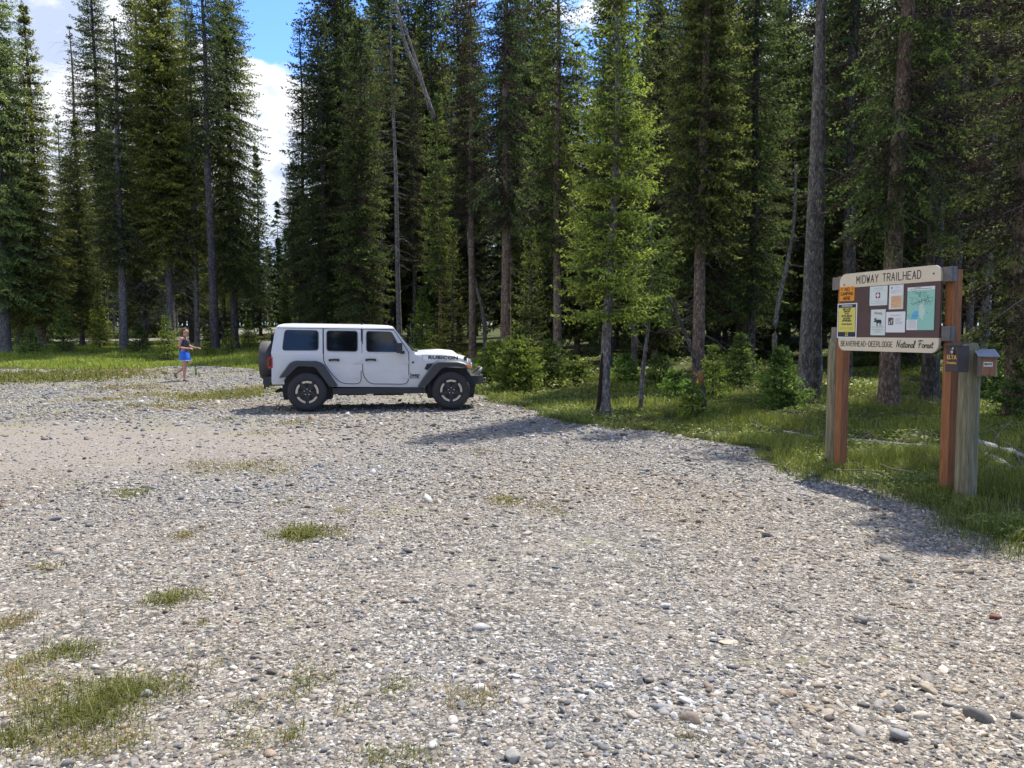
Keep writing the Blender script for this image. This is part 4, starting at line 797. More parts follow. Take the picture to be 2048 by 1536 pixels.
JM['flare'] = simple('grey_black_flare', (.045, .048, .052), .5, noise=.12, nscale=40)
JM['dark'] = simple('underbody', (.02, .02, .021), .8, noise=.4, nscale=10)
JM['rubber'] = simple('tyre_rubber', (.035, .034, .034), .8, noise=.25, nscale=30, bump=.002)
JM['alloy'] = simple('machined_alloy', (.62, .58, .55), .28, .9)
JM['rimblack'] = simple('rim_black', (.03, .03, .032), .35)
JM['chrome'] = simple('lug_nut', (.8, .8, .8), .2, 1)
JM['cover'] = simple('faded_spare_cover', (.075, .07, .07), .75, noise=.3, nscale=4)
def glass_mat():
    m, nt, b = mat_new('tinted_glass'); b.inputs['Base Color'].default_value = (.006, .008, .01, 1); b.inputs['Roughness'].default_value = .03; b.inputs['IOR'].default_value = 1.5; b.inputs['Specular IOR Level'].default_value = .5
    return m
JM['glass'] = glass_mat()
JM['red'] = simple('red_lens', (.45, .012, .02), .15, coat=.5)
JM['smoke'] = simple('smoked_lens', (.05, .01, .012), .12, coat=.5)
JM['amber'] = simple('amber_lens', (.85, .22, .02), .2, coat=.5)
JM['line'] = simple('panel_gap', (.02, .02, .02), .9)
TH = R_(8.5); JZ = .02
car = empty('off_road_car', (-4.40, 17.27, JZ), TH)
tag(car, 'white four door off-road car with black fender flares and a spare wheel on its tail', 'car')
def side_prism(name, pts, y0, y1, mat, parent=car, bevel=0, smooth=True, auto=35):
    bm = bmesh.new(); bm_prism(bm, pts, lambda a, b: (a, y0, b), lambda a, b: (a, y1, b)); return link_bm(name, bm, mat, parent, bevel=bevel, auto=auto)
# lower body, with wheel-arch openings
arch_r = [(-.50, .60), (-.42, .74), (-.20, .945), (.17, .945), (.33, .80), (.50, .50)]
arch_f = [(2.44, .47), (2.76, .84), (2.87, .90), (3.34, .87), (3.42, .80)]
low = [(-.72, 1.19), (-.73, .60)]+arch_r+arch_f[:4]+[(3.42, .95), (3.34, .985), (2.41, 1.03), (2.37, 1.09), (2.22, 1.19)]
side_prism('body', low, -.79, .79, JM['white'], bevel=.02)
# sloped front of the body (hood and grille)
def loft(name, secs, mat, parent=car, bevel=0, auto=35, caps=True):
    bm = bmesh.new(); rows = [[bm.verts.new(p) for p in s] for s in secs]; n = len(secs[0])
    for a, b in zip(rows, rows[1:]):
        for i in range(n): bm.faces.new((a[i], a[(i+1) % n], b[(i+1) % n], b[i]))
    if caps: bm.faces.new(rows[0][::-1]); bm.faces.new(rows[-1])
    return link_bm(name, bm, mat, parent, bevel=bevel, auto=auto)
def hood_sec(s, z, hw, zb=.96, bulge=.0): # cross-section of the hood at station s
    return [(s, -hw, zb), (s, -hw, z-.075), (s, -hw+.05, z-.02), (s, -.42, z-.004), (s, -.36, z+bulge), (s, .36, z+bulge), (s, .42, z-.004), (s, hw-.05, z-.02), (s, hw, z-.075), (s, hw, zb)]
hd = loft('hood', [hood_sec(2.20, 1.235, .72), hood_sec(2.45, 1.242, .71, bulge=.012), hood_sec(2.80, 1.235, .69, bulge=.035), hood_sec(3.08, 1.205, .665, bulge=.035), hood_sec(3.16, 1.175, .655), hood_sec(3.34, 1.125, .635), hood_sec(3.405, 1.07, .62), hood_sec(3.42, 1.03, .61, 1.0)], JM['white'], bevel=.008)
side_prism('cowl', [(2.10, 1.10), (2.10, 1.26), (2.20, 1.245), (2.235, 1.235), (2.235, 1.10)], -.74, .74, JM['white'], bevel=.01)
bm = bmesh.new(); bm_box(bm, (3.395, -.60, .70), (3.455, .60, 1.055)); gr = link_bm('grille', bm, JM['white'], car, bevel=.025)
for k in range(7):
    bm = bmesh.new(); yy = (k-3)*.095; bm_prism(bm, rrect(yy-.03, .74, yy+.03, 1.00, .028), lambda a, b: (3.452, a, b), lambda a, b: (3.460, a, b)); link_bm('grille_slot', bm, JM['black'], gr)
for s in (-1, 1):
    bm = bmesh.new(); c = [(s*.46+.088*math.cos(t*.2618), .90+.088*math.sin(t*.2618)) for t in range(24)]; bm_prism(bm, c, lambda a, b: (3.45, a, b), lambda a, b: (3.485, a, b)); link_bm('headlight', bm, JM['chrome'], car, bevel=.006)
# greenhouse with tumblehome and roof
def gh(z): return .785-(z-1.19)*.135
roofz = [(1.74, 0), (1.785, .035), (1.815, .11)]
prof = [(-.735, 1.19), (-.655, 1.66), (-.63, 1.73), (-.59, 1.785), (-.5, 1.825)]
bm = bmesh.new()
def ring(z, s0, s1, inset=0): hw = gh(min(z, 1.74))-inset; return [(s0, -hw, z), (s1, -hw, z), (s1, hw, z), (s0, hw, z)]
rows = [ring(1.185, -.735, 2.235), ring(1.66, -.655, 1.862), ring(1.72, -.64, 1.825), ring(1.765, -.62, 1.80, .02), ring(1.80, -.58, 1.76, .06), ring(1.825, -.5, 1.66, .16), ring(1.838, -.3, 1.3, .34)]
# roof falls towards the front
def rf(p): x, y, z = p; return (x, y, z-(max(0, z-1.62)/.2)*(.022*max(0, x-.4)))
vr = [[bm.verts.new(rf(p)) for p in r_] for r_ in rows]
for a, b in zip(vr, vr[1:]):
    for i in range(4): bm.faces.new((a[i], a[(i+1) % 4], b[(i+1) % 4], b[i]))
bm.faces.new(vr[-1]); bm.faces.new(vr[0][::-1]); bmesh.ops.subdivide_edges(bm, edges=[e for e in bm.edges if e.calc_length() > .5], cuts=3, use_grid_fill=True)
top = link_bm('hardtop', bm, JM['white'], car, smooth=True, auto=28)
def on_side(a, z, off=0, sg=-1): # point on the tumblehome side
    return (a, sg*(gh(max(z, 1.19))+off), z)
def side_panel(name, pts, off, mat, parent=car, thick=.012, sg=-1, bevel=0):
    bm = bmesh.new(); bm_prism(bm, pts, lambda a, b: on_side(a, b, off-thick, sg), lambda a, b: on_side(a, b, off, sg)); return link_bm(name, bm, mat, parent, bevel=bevel)
def outline(pts, wd, off, parent, sg=-1, name='panel_gap', closed=True, mat=None):
    bm = bmesh.new(); n = len(pts); P = [Vector(p) for p in pts]; A = []; B = []
    for i in range(n):
        a = P[i-1] if (closed or i > 0) else P[i]; b = P[(i+1) % n] if (closed or i < n-1) else P[i]; t = (b-a).normalized(); nn = Vector((-t.y, t.x))*wd/2
        p = P[i]+nn; q = P[i]-nn; A.append(bm.verts.new(on_side(p.x, p.y, off, sg))); B.append(bm.verts.new(on_side(q.x, q.y, off, sg)))
    for i in range(n if closed else n-1): bm.faces.new((A[i], A[(i+1) % n], B[(i+1) % n], B[i]))
    return link_bm(name, bm, mat or JM['line'], parent)
win = {'rear_window': [(-.50, 1.275), (.225, 1.272), (.225, 1.675), (-.445, 1.69)],
       'r': [(.405, 1.258), (1.03, 1.245), (1.035, 1.665), (.405, 1.675)], 'f': [(1.225, 1.24), (1.90, 1.235), (1.915, 1.33), (1.745, 1.648), (1.225, 1.665)]}
doorR = rpoly([(.335, 1.72), (.335, 1.02), (.52, .74), (.70, .565), (1.103, .555), (1.115, 1.715)], [.03, .1, .2, .12, .12, .03])
doorF = rpoly([(1.148, 1.715), (1.138, .74), (1.28, .555), (2.10, .54), (2.108, 1.22), (1.80, 1.69)], [.03, .22, .16, .14, .03, .05])
LABELS = {}
for sg in (-1, 1):
    for nm, pts, wk in (('rear_door', doorR, 'r'), ('front_door', doorF, 'f')):
        d = side_panel(nm, pts, .014, JM['white'], sg=sg, thick=.03, bevel=.006)
        outline(pts, .014, .0155, d, sg)
        wn = side_panel('window', rpoly(win[wk], .055), .019, JM['glass'], d, .01, sg)
        outline(rpoly(win[wk], .055), .016, .0195, wn, sg, 'window_seal', mat=JM['black'])
        hx = .55 if nm == 'rear_door' else 1.31
        bm = bmesh.new(); bm_prism(bm, rpoly([(hx-.11, 1.085), (hx-.11, 1.035), (hx-.075, 1.035), (hx-.06, 1.05), (hx+.06, 1.05), (hx+.075, 1.035), (hx+.11, 1.035), (hx+.11, 1.085), (hx, 1.09)], .01), lambda a, b: on_side(a, b, .010, sg), lambda a, b: on_side(a, b, .045, sg)); link_bm('handle', bm, JM['black'], d, bevel=.006)
        bm = bmesh.new(); c = [(hx+.07*math.cos(t*.4), 1.062+.035*math.sin(t*.4)) for t in range(16)]; bm_prism(bm, c, lambda a, b: on_side(a, b, .009, sg), lambda a, b: on_side(a, b, .0165, sg)); link_bm('handle_recess', bm, simple('recess', (.55, .56, .57), .5) if 'recess' not in bpy.data.materials else bpy.data.materials['recess'], d)
        x1 = 1.10 if nm == 'rear_door' else 2.105
        for z in (1.02, .70):
            bm = bmesh.new(); bm_box(bm, (x1-.155, sg*.80-.012, z-.018), (x1-.01, sg*.80+.012, z+.018)); bm_box(bm, (x1-.03, sg*.803-.02, z-.045), (x1-.002, sg*.803+.02, z+.045)); bm_box(bm, (x1-.15, sg*.80-.01, z-.04), (x1-.11, sg*.80+.01, z+.04)); link_bm('hinge', bm, JM['white'], d, bevel=.006)
    w_ = side_panel('rear_side_window', rpoly(win['rear_window'], .06), .006, JM['glass'], thick=.02, sg=sg); outline(rpoly(win['rear_window'], .06), .02, .0065, w_, sg, 'window_seal', mat=JM['black'])
    outline([(-.735, 1.187), (.325, 1.175)], .010, .0015, car, sg, 'hardtop_seam', closed=False)
    # fender flares
    fo = [(2.29, .495), (2.60, .955), (2.64, 1.0), (2.72, 1.04), (3.13, 1.04), (3.27, 1.01), (3.38, .95), (3.465, .865)]; fi = [(3.44, .84), (3.34, .875), (3.10, .915), (2.87, .905), (2.78, .865), (2.455, .495)]
    ro = [(-.56, .715), (-.355, 1.0), (-.30, 1.035), (-.22, 1.055), (.19, 1.045), (.27, 1.02), (.345, .965), (.62, .52)]; ri = [(.455, .52), (.20, .89), (.14, .93), (-.14, .945), (-.20, .92), (-.40, .725)]
    for nm, a, b in (('front_fender_flare', fo, fi), ('rear_fender_flare', ro, ri)):
        bm = bmesh.new(); pts = a+b; n = len(pts); k = len(a)
        inn = [bm.verts.new((p[0], sg*.775, p[1])) for p in pts]; mid_ = [bm.verts.new((p[0], sg*.90, p[1]-(.0 if i >= k else .0))) for i, p in enumerate(pts)]
        cx, cz = (3.0, .4) if nm[0] == 'f' else (0, .4); o_ = [bm.verts.new((p[0]+(cx-p[0])*(.035 if i < k else 0), sg*.945, p[1]+(cz-p[1])*(.05 if i < k else 0))) for i, p in enumerate(pts)]
        for A, B in ((inn, mid_), (mid_, o_)):
            for i in range(n): bm.faces.new((A[i], A[(i+1) % n], B[(i+1) % n], B[i]))
        bm.faces.new(o_)
        link_bm(nm, bm, JM['flare'], car, bevel=.010, auto=50)
    # inner wheel wells
    for cx in (0, 3.0):
        bm = bmesh.new(); c = [(cx+.52*math.cos(R_(t)), .42+.54*math.sin(R_(t))) for t in range(-20, 201, 20)]; bm_prism(bm, c, lambda a, b: (a, sg*.45, b), lambda a, b: (a, sg*.785, b)); link_bm('wheel_well', bm, JM['dark'], car)
    # rock rail
    bm = bmesh.new(); bm_box(bm, (.52, min(sg*.70, sg*.86), .345), (2.46, max(sg*.70, sg*.86), .47)); link_bm('rock_rail', bm, JM['black'], car, bevel=.03)
    # mirror
    bm = bmesh.new(); bm_box(bm, (1.85, min(sg*.86, sg*1.06), 1.21), (1.97, max(sg*.86, sg*1.06), 1.42)); bm_box(bm, (1.93, min(sg*.78, sg*.9), 1.19), (2.02, max(sg*.78, sg*.9), 1.25)); mi = link_bm('side_mirror', bm, JM['black'], car, bevel=.03)
    # tail light
    bm = bmesh.new(); bm_box(bm, (-.80, min(sg*.62, sg*.80), .90), (-.70, max(sg*.62, sg*.80), 1.13)); tl = link_bm('tail_light', bm, JM['red'], car, bevel=.015)
    bm = bmesh.new(); bm_box(bm, (-.775, min(sg*.66, sg*.806), .935), (-.722, max(sg*.66, sg*.806), 1.095)); link_bm('smoked_lens', bm, JM['smoke'], tl, bevel=.01)
    # front turn signal on the flare tip
    bm = bmesh.new(); bm_prism(bm, [(3.30, .96), (3.40, .945), (3.468, .872), (3.40, .87), (3.34, .90)], lambda a, b: (a, sg*.80, b), lambda a, b: (a, sg*.952, b)); link_bm('turn_signal', bm, JM['amber'], car, bevel=.006)
    # fender vent, dot, badges on near side
    bm = bmesh.new(); bm_prism(bm, [(2.435, .865), (2.49, .975), (2.65, .985), (2.60, .93), (2.50, .835)], lambda a, b: (a, sg*.785, b), lambda a, b: (a, sg*.797, b)); link_bm('fender_vent', bm, JM['black'], car)
    bm = bmesh.new(); c = [(2.195+.025*math.cos(t*.5236), 1.005+.025*math.sin(t*.5236)) for t in range(12)]; bm_prism(bm, c, lambda a, b: (a, sg*.785, b), lambda a, b: (a, sg*.80, b)); link_bm('round_plug', bm, JM['black'], car)
    # hood latch
    bm = bmesh.new(); bm_box(bm, (3.30, min(sg*.60, sg*.665), 1.03), (3.36, max(sg*.60, sg*.665), 1.12)); link_bm('hood_latch', bm, JM['black'], car, bevel=.01)
    bm = bmesh.new(); bm_box(bm, (-.72, min(sg*.70, sg*.80), .56), (-.47, max(sg*.70, sg*.80), .625)); link_bm('quarter_skirt', bm, JM['white'], car, bevel=.02)
# fender top shelf under the hood line and lower front corner
bm = bmesh.new(); bm_box(bm, (3.36, -.66, .56), (3.44, .66, .86)); link_bm('front_fascia', bm, JM['white'], car, bevel=.03)
# windshield glass and frame seam
bm = bmesh.new(); v = [bm.verts.new(p) for p in ((2.222, -.66, 1.262), (2.222, .66, 1.262), (1.872, .62, 1.668), (1.872, -.62, 1.668))]; bm.faces.new(v); ws = link_bm('windshield', bm, JM['glass'], car)
bm = bmesh.new(); bm_box(bm, (-.752, -.60, 1.22), (-.70, .60, 1.60)); link_bm('tailgate_window', bm, JM['glass'], car, bevel=.03)
bm = bmesh.new(); bm_box(bm, (2.19, -.55, 1.232), (2.30, .55, 1.256)); link_bm('wiper_cowl', bm, JM['black'], car)
for yy in (-.45, .05):
    G = Geo(); G.tube([(2.23, yy, 1.262), (2.17, yy+.22, 1.33), (2.14, yy+.42, 1.36)], .008, 5); link('wiper', G.mesh('wiper'), JM['black'], car)
G = Geo(); G.tube([(2.19, -.70, 1.12), (2.185, -.70, 1.30), (2.15, -.70, 1.82)], [.006, .004, .0028], 5); link('antenna', G.mesh('antenna'), JM['black'], car)
# bumpers
fbm = bmesh.new(); bm_prism(fbm, [(3.47, -.62), (3.60, -.60), (3.74, -.42), (3.76, 0), (3.74, .42), (3.60, .60), (3.47, .62)], lambda a, b: (a, b, .52), lambda a, b: (a-.0, b, .70)); fb = link_bm('front_bumper', fbm, JM['black'], car, bevel=.025)
G = Geo(); G.tube([(3.56, -.30, .69), (3.72, -.30, .85), (3.72, .30, .85), (3.56, .30, .69)], .022, 8); G.tube([(3.66, -.30, .69), (3.72, -.30, .85)], .018, 8); link('bumper_hoop', G.mesh('bumper_hoop', True), simple('dull_steel', (.35, .35, .36), .4, .6), fb)
G = Geo(); th = np.linspace(0, 6.28, 13); 
for yy in (-.40, .40): G.tube(np.stack([3.77+.035*np.cos(th), np.full(13, yy), .60+.04*np.sin(th)], 1), .01, 6)
link('tow_hook', G.mesh('tow_hook', True), simple('hook_steel', (.3, .3, .3), .4, .8), fb)
bm = bmesh.new(); bm_box(bm, (3.40, -.52, .44), (3.56, .52, .53)); link_bm('skid_plate', bm, JM['dark'], car, bevel=.01)
bm = bmesh.new(); bm_prism(bm, [(-.90, .70), (-.70, .70), (-.70, .60), (-.46, .60), (-.46, .53), (-.88, .53), (-.91, .58)], lambda a, b: (a, -.76, b), lambda a, b: (a, .76, b)); rb = link_bm('rear_bumper', bm, JM['black'], car, bevel=.012)
bm = bmesh.new(); bm_box(bm, (-.96, -.03, .46), (-.90, .03, .60)); bm_box(bm, (-.93, -.50, .45), (-.90, -.44, .60)); link_bm('tow_hook', bm, JM['dark'], rb, bevel=.005)
G = Geo(); G.tube([(-.45, -.45, .45), (-.62, -.45, .42), (-.70, -.45, .38)], .03, 8); link('exhaust_pipe', G.mesh('exhaust_pipe', True), JM['dark'], car)
# underbody
bm = bmesh.new(); bm_box(bm, (-.55, -.52, .42), (3.30, .52, .60)); bm_box(bm, (.6, -.58, .30), (1.2, -.1, .43)); bm_box(bm, (1.35, -.5, .285), (2.0, .4, .43)); bm_box(bm, (2.1, -.3, .33), (2.5, .5, .43)); bm_box(bm, (.55, -.62, .47), (2.45, .62, .56)); link_bm('chassis', bm, JM['dark'], car, bevel=.02)
G = Geo()
for cx in (0, 3.0):
    G.tube([(cx, -.70, .41), (cx, .70, .41)], .045, 8); G.tube([(cx+.0, -.12, .41), (cx, .16, .41)], .13, 10)
    for s in (-1, 1): G.tube([(cx+.1, s*.5, .42), (cx+.12, s*.5, .95)], .055, 8); G.tube([(cx, s*.45, .36), (cx+(.9 if cx < 1 else -.9), s*.42, .44)], .03, 6)
link('axle', G.mesh('axle', True), JM['dark'], car)
bm = bmesh.new(); bm_prism(bm, [(-.62, .42), (-.40, .46), (-.40, .43), (-.60, .385)], lambda a, b: (a, -.70, b), lambda a, b: (a, -.50, b)); link_bm('mud_guard', bm, JM['dark'], car)
# wheels
def wheel(parent_root, cx, y, z, sg, name='wheel', r=.412, wdt=.27, axis='y'):
    wh = empty(name, (0, 0, 0)); wh.parent = parent_root; wh.location = (cx, y, z)
    if sg > 0: wh.rotation_euler = (0, 0, math.pi)
    # tyre: revolve a profile, outer face towards -y
    pr = [(.245, -wdt/2+.03), (.26, -wdt/2+.008), (.31, -wdt/2-.004), (.36, -wdt/2+.004), (r-.018, -wdt/2+.022), (r, -wdt/2+.045), (r, wdt/2-.045), (r-.018, wdt/2-.022), (.36, wdt/2), (.26, wdt/2-.01), (.245, wdt/2-.03)]
    n = 72; bm = bmesh.new(); rows = []
    for i in range(n):
        a = 2*math.pi*i/n; row = []
        for j, (q, yy) in enumerate(pr):
            qq = q
            if 4 <= j <= 7: qq = q-(.014 if (i % 2 == 0) else 0)*(1 if j in (5, 6) else .9)
            row.append(bm.verts.new((qq*math.cos(a), yy, qq*math.sin(a))))
        rows.append(row)
    for i in range(n):
        A, B = rows[i], rows[(i+1) % n]
        for j in range(len(pr)-1): bm.faces.new((A[j], A[j+1], B[j+1], B[j]))
    ty = link_bm('tyre', bm, JM['rubber'], wh, smooth=True, auto=32)
    # rim: dark barrel, machined outer ring segments, black spokes
    bm = bmesh.new(); rows = []; pr2 = [(.247, -wdt/2+.030), (.238, -wdt/2+.022), (.228, -wdt/2+.030), (.215, -wdt/2+.10), (.0, -wdt/2+.11)]
    n = 60
    for i in range(n):
        a = 2*math.pi*i/n; rows.append([bm.verts.new((q*math.cos(a), yy, q*math.sin(a))) for q, yy in pr2])
    for i in range(n):
        A, B = rows[i], rows[(i+1) % n]
        for j in range(len(pr2)-1): bm.faces.new((A[j], A[j+1], B[j+1], B[j]))
    rim = link_bm('rim', bm, JM['rimblack'], wh, smooth=True, auto=30); yo = -wdt/2
    def plate(name, pts, y0, y1, mat, par, bevel=0): 
        bm = bmesh.new(); bm_prism(bm, pts, lambda a, b: (a, y0, b), lambda a, b: (a, y1, b)); return link_bm(name, bm, mat, par, bevel=bevel)
    for k in range(5):
        a0 = R_(90+72*k)
        # machined segment of the outer ring between two spoke ends
        seg = [(.236*math.cos(a0+R_(t)), .236*math.sin(a0+R_(t))) for t in range(-28, 29, 7)]+[(.192*math.cos(a0+R_(t)), .192*math.sin(a0+R_(t))) for t in (24, 10, 0, -10, -24)]
        plate('rim_face', seg, yo+.012, yo+.04, JM['alloy'], rim, .003)
        a1 = a0+R_(36)
        def pt(rad, off): return (rad*math.cos(a1)-off*math.sin(a1), rad*math.sin(a1)+off*math.cos(a1))
        plate('spoke', [pt(.05, -.022), pt(.225, -.034), pt(.232, 0), pt(.225, .034), pt(.05, .022)], yo+.018, yo+.05, JM['rimblack'], rim, .004)
        def pt0(rad, off): return (rad*math.cos(a0)-off*math.sin(a0), rad*math.sin(a0)+off*math.cos(a0))
        for s in (-1, 1): plate('spoke', [pt0(.06, s*.0), pt0(.06, s*.03), pt0(.195, s*.062), pt0(.195, s*.035)], yo+.03, yo+.055, JM['rimblack'], rim, .003)
        G = Geo(); q = pt0(.063, 0); G.tube([(q[0], yo+.012, q[1]), (q[0], yo+.04, q[1])], .0115, 8); link('lug_nut', G.mesh('lug_nut', True), JM['chrome'], rim)
    plate('hub_cap', [(.075*math.cos(R_(t)), .075*math.sin(R_(t))) for t in range(0, 360, 20)], yo+.022, yo+.05, JM['rimblack'], rim, .006)
    return wh
wheel(car, 0, -.785, .40, -1); wheel(car, 3.0, -.785, .40, -1); wheel(car, 0, .785, .40, 1); wheel(car, 3.0, .785, .40, 1)
# spare wheel with soft cover at the tail
bm = bmesh.new(); pr = [(.0, -.78), (.30, -.78), (.385, -.79), (.412, -.82), (.418, -.93), (.41, -1.02), (.385, -1.055), (.30, -1.065), (.0, -1.068)]; rows = []
for i in range(48):
    a = 2*math.pi*i/48; rows.append([bm.verts.new((x_, q*math.cos(a)+.02, 1.035+q*math.sin(a))) for q, x_ in pr])
for i in range(48):
    A, B = rows[i], rows[(i+1) % 48]
    for j in range(len(pr)-1): bm.faces.new((A[j], A[j+1], B[j+1], B[j]))
link_bm('spare_wheel', bm, JM['cover'], car, smooth=True, auto=40)
# lettering
def text_mesh(s, size, ext=.001, bold=0, shear=0, spacing=1.0, xs=1.0, align='CENTER'):
    cu = bpy.data.curves.new('lettering', 'FONT'); cu.body = s; cu.size = size; cu.extrude = ext; cu.offset = bold; cu.shear = shear; cu.space_character = spacing; cu.align_x = align; cu.align_y = 'CENTER'; cu.resolution_u = 3
    o = bpy.data.objects.new('tmp', cu); C.objects.link(o); bpy.context.view_layer.update(); dg = bpy.context.evaluated_depsgraph_get(); me = bpy.data.meshes.new_from_object(o.evaluated_get(dg)); bpy.data.objects.remove(o); bpy.data.curves.remove(cu)
    me.transform(Matrix.Diagonal((xs, 1, 1, 1))); me.name = 'lettering'; me.materials.clear(); return me
me = text_mesh('RUBICON', .098, .002, .0035, 0, 1.08, 1.42); o = link('lettering', me, JM['black'], car); o.matrix_local = Matrix.Translation((2.845, -.692, 1.085))@Matrix.Rotation(R_(1.5), 4, 'Y')@Matrix.Rotation(R_(90), 4, 'X')
o.matrix_local = Matrix.Translation((2.845, -.697, 1.095))@Matrix.Rotation(R_(3.6), 4, 'Z')@Matrix.Rotation(R_(1.6), 4, 'Y')@Matrix.Rotation(R_(90), 4, 'X')
me = text_mesh('Jeep', .112, .002, .0025, 0, 1.0, 1.05); o = link('lettering', me, JM['black'], car); o.matrix_local = Matrix.Translation((2.235, -.797, .735))@Matrix.Rotation(R_(90), 4, 'X')
me = text_mesh('WRANGLER', .026, .001, .0012, 0, 1.1, 1.25); o = link('lettering', me, JM['black'], car); o.matrix_local = Matrix.Translation((2.235, -.797, .672))@Matrix.Rotation(R_(90), 4, 'X')
# roof drip rails and the seam between the removable roof panels
for sg in (-1, 1):
    bm = bmesh.new(); bm_prism(bm, [(-.60, 1.735), (1.80, 1.700), (1.80, 1.709), (-.60, 1.744)], lambda a, b: on_side(a, b, -.004, sg), lambda a, b: on_side(a, b, .004, sg)); link_bm('drip_rail', bm, JM['line'], top)
    outline([(1.126, 1.20), (1.126, 1.735)], .012, .0012, top, sg, 'pillar_seam', closed=False); outline([(.322, 1.19), (.322, 1.735)], .012, .0012, top, sg, 'pillar_seam', closed=False)
bm = bmesh.new(); bm_box(bm, (1.118, -.58, 1.80), (1.134, .58, 1.832)); link_bm('roof_seam', bm, JM['line'], top)
bm = bmesh.new(); bm_prism(bm, [(2.398, 1.02), (2.402, 1.02), (2.402, 1.17), (2.398, 1.17)], lambda a, b: (a, -.7165, b), lambda a, b: (a, -.70, b)); link_bm('hood_seam', bm, JM['line'], hd)
# ------------------------------------------------------------------ notice board
SM = {}
def wood_mat(name, c0, c1, sc=6, bump=.003):
    m, nt, b = mat_new(name); t = N(nt, 'ShaderNodeTexCoord'); mp = N(nt, 'ShaderNodeMapping'); mp.inputs['Scale'].default_value = (sc*3, sc*3, sc*.22); L(nt, t.outputs['Object'], mp.inputs[0])
    n = N(nt, 'ShaderNodeTexNoise', i_Scale=2.0, i_Detail=8.0, i_Roughness=.65, i_Distortion=1.2); L(nt, mp.outputs[0], n.inputs[0])
    r = N(nt, 'ShaderNodeValToRGB'); e = r.color_ramp.elements; e[0].position = .3; e[0].color = (*c0, 1); e[1].position = .7; e[1].color = (*c1, 1); L(nt, n.outputs['Fac'], r.inputs[0]); L(nt, r.outputs[0], b.inputs['Base Color'])
    b.inputs['Roughness'].default_value = .75; bp = N(nt, 'ShaderNodeBump', i_Strength=.7, i_Distance=float(bump)); L(nt, n.outputs['Fac'], bp.inputs['Height']); L(nt, bp.outputs[0], b.inputs['Normal']); return m
SM['stain'] = wood_mat('orange_stained_wood', (.17, .058, .02), (.36, .15, .055))
SM['green'] = wood_mat('treated_green_wood', (.075, .075, .04), (.34, .30, .19), 5, .012)
SM['grey'] = wood_mat('weathered_grey_wood', (.07, .055, .05), (.30, .26, .22), 9)
SM['redwood'] = wood_mat('reddish_wood', (.15, .06, .035), (.33, .17, .10), 7)
SM['brown'] = simple('brown_sheet', (.085, .042, .040), .5, noise=.12, nscale=5)
SM['cream'] = simple('cream_sign_paint', (.66, .57, .43), .5, noise=.05, nscale=6)
SM['ink'] = simple('routed_black', (.02, .015, .012), .6)
SM['steel'] = simple('galvanised_plate', (.13, .13, .133), .4, .7, noise=.25, nscale=14)
for n_, c in dict(orange=(.75, .27, .01), yellow=(.66, .58, .12), white=(.72, .73, .74), palegreen=(.55, .64, .58), paper=(.64, .70, .68), pink=(.70, .42, .24), maroon=(.28, .03, .05), navy=(.012, .016, .04), map=(.28, .56, .47), mapgrey=(.50, .66, .60), blue=(.09, .42, .72), brownicon=(.10, .055, .02), greyink=(.22, .24, .25), redink=(.45, .22, .22)).items(): SM[n_] = simple('print_'+n_, c, .55)
Pn, Pf = gp(1893, 986), gp(1680, 936)
t_ = np.array([Pn[0]-Pf[0], Pn[1]-Pf[1]]); Ls = np.linalg.norm(t_); t_ /= Ls; ang = math.atan2(t_[1], t_[0])  # local +x runs from the far post to the near post; local -y is the front
sign = empty('notice_board', (Pf[0], Pf[1], 0), ang); tag(sign, 'brown trailhead notice board with cream bands and pinned notices on two orange posts', 'notice board')
PW_ = .105
for nm, x in (('post', 0.), ('post', Ls)):
    bm = bmesh.new(); bm_box(bm, (x-PW_/2, -PW_/2, -.3), (x+PW_/2, PW_/2, 2.30 if x > 0 else 2.34)); link_bm(nm, bm, SM['stain'], sign, bevel=.006)
YF = -.135  # plane of the board's face
# find panel ends from the photo: where the sight lines cross the plane y=YF
def to_local(p): d = np.array(p[:2])-Pf[:2]; return float(d@t_), float(-d[0]*t_[1]+d[1]*t_[0]), float(p[2])
def on_plane(u, v, y=YF):
    d = ray(u, v); nrm = np.array([-t_[1], t_[0]]); s = (y+Pf[:2]@nrm)/(d[:2]@nrm); p = np.array([0, 0, CAM_H])+s*d; a = to_local(p); return a[0], a[2]
x0, x1 = on_plane(1679, 620)[0], on_plane(1880, 620)[0]; zt, zb = on_plane(1880, 533)[1], on_plane(1872, 708)[1]
zt = (zt+on_plane(1700, 544)[1])/2; zb = (zb+on_plane(1690, 699)[1])/2
W_, H_ = x1-x0, zt-zb
#print('board', x0, x1, zb, zt, W_, H_, Ls)
rB = .10
bm = bmesh.new(); bm_prism(bm, rrect(x0, zb, x1, zt, rB, 8), lambda a, b: (a, YF, b), lambda a, b: (a, YF+.022, b)); panel = link_bm('panel', bm, SM['brown'], sign)
def band(za, zb_, top):
    P = rrect(x0-.001, zb-.001, x1+.001, zt+.001, rB, 8); P = [p for p in P if (p[1] >= za if top else p[1] <= zb_)]
    P = ([p for p in P]+[(x0-.001, za), (x1+.001, za)]) if top else ([p for p in P]+[(x1+.001, zb_), (x0-.001, zb_)])
    c = np.mean(P, 0); P.sort(key=lambda p: math.atan2(p[1]-c[1], p[0]-c[0]))
    bm = bmesh.new(); bm_prism(bm, P, lambda a, b: (a, YF-.004, b), lambda a, b: (a, YF+.0225, b)); return link_bm('header_band' if top else 'footer_band', bm, SM['cream'], sign)
hb = band(zt-.165, 0, True); fb_ = band(0, zb+.155, False)
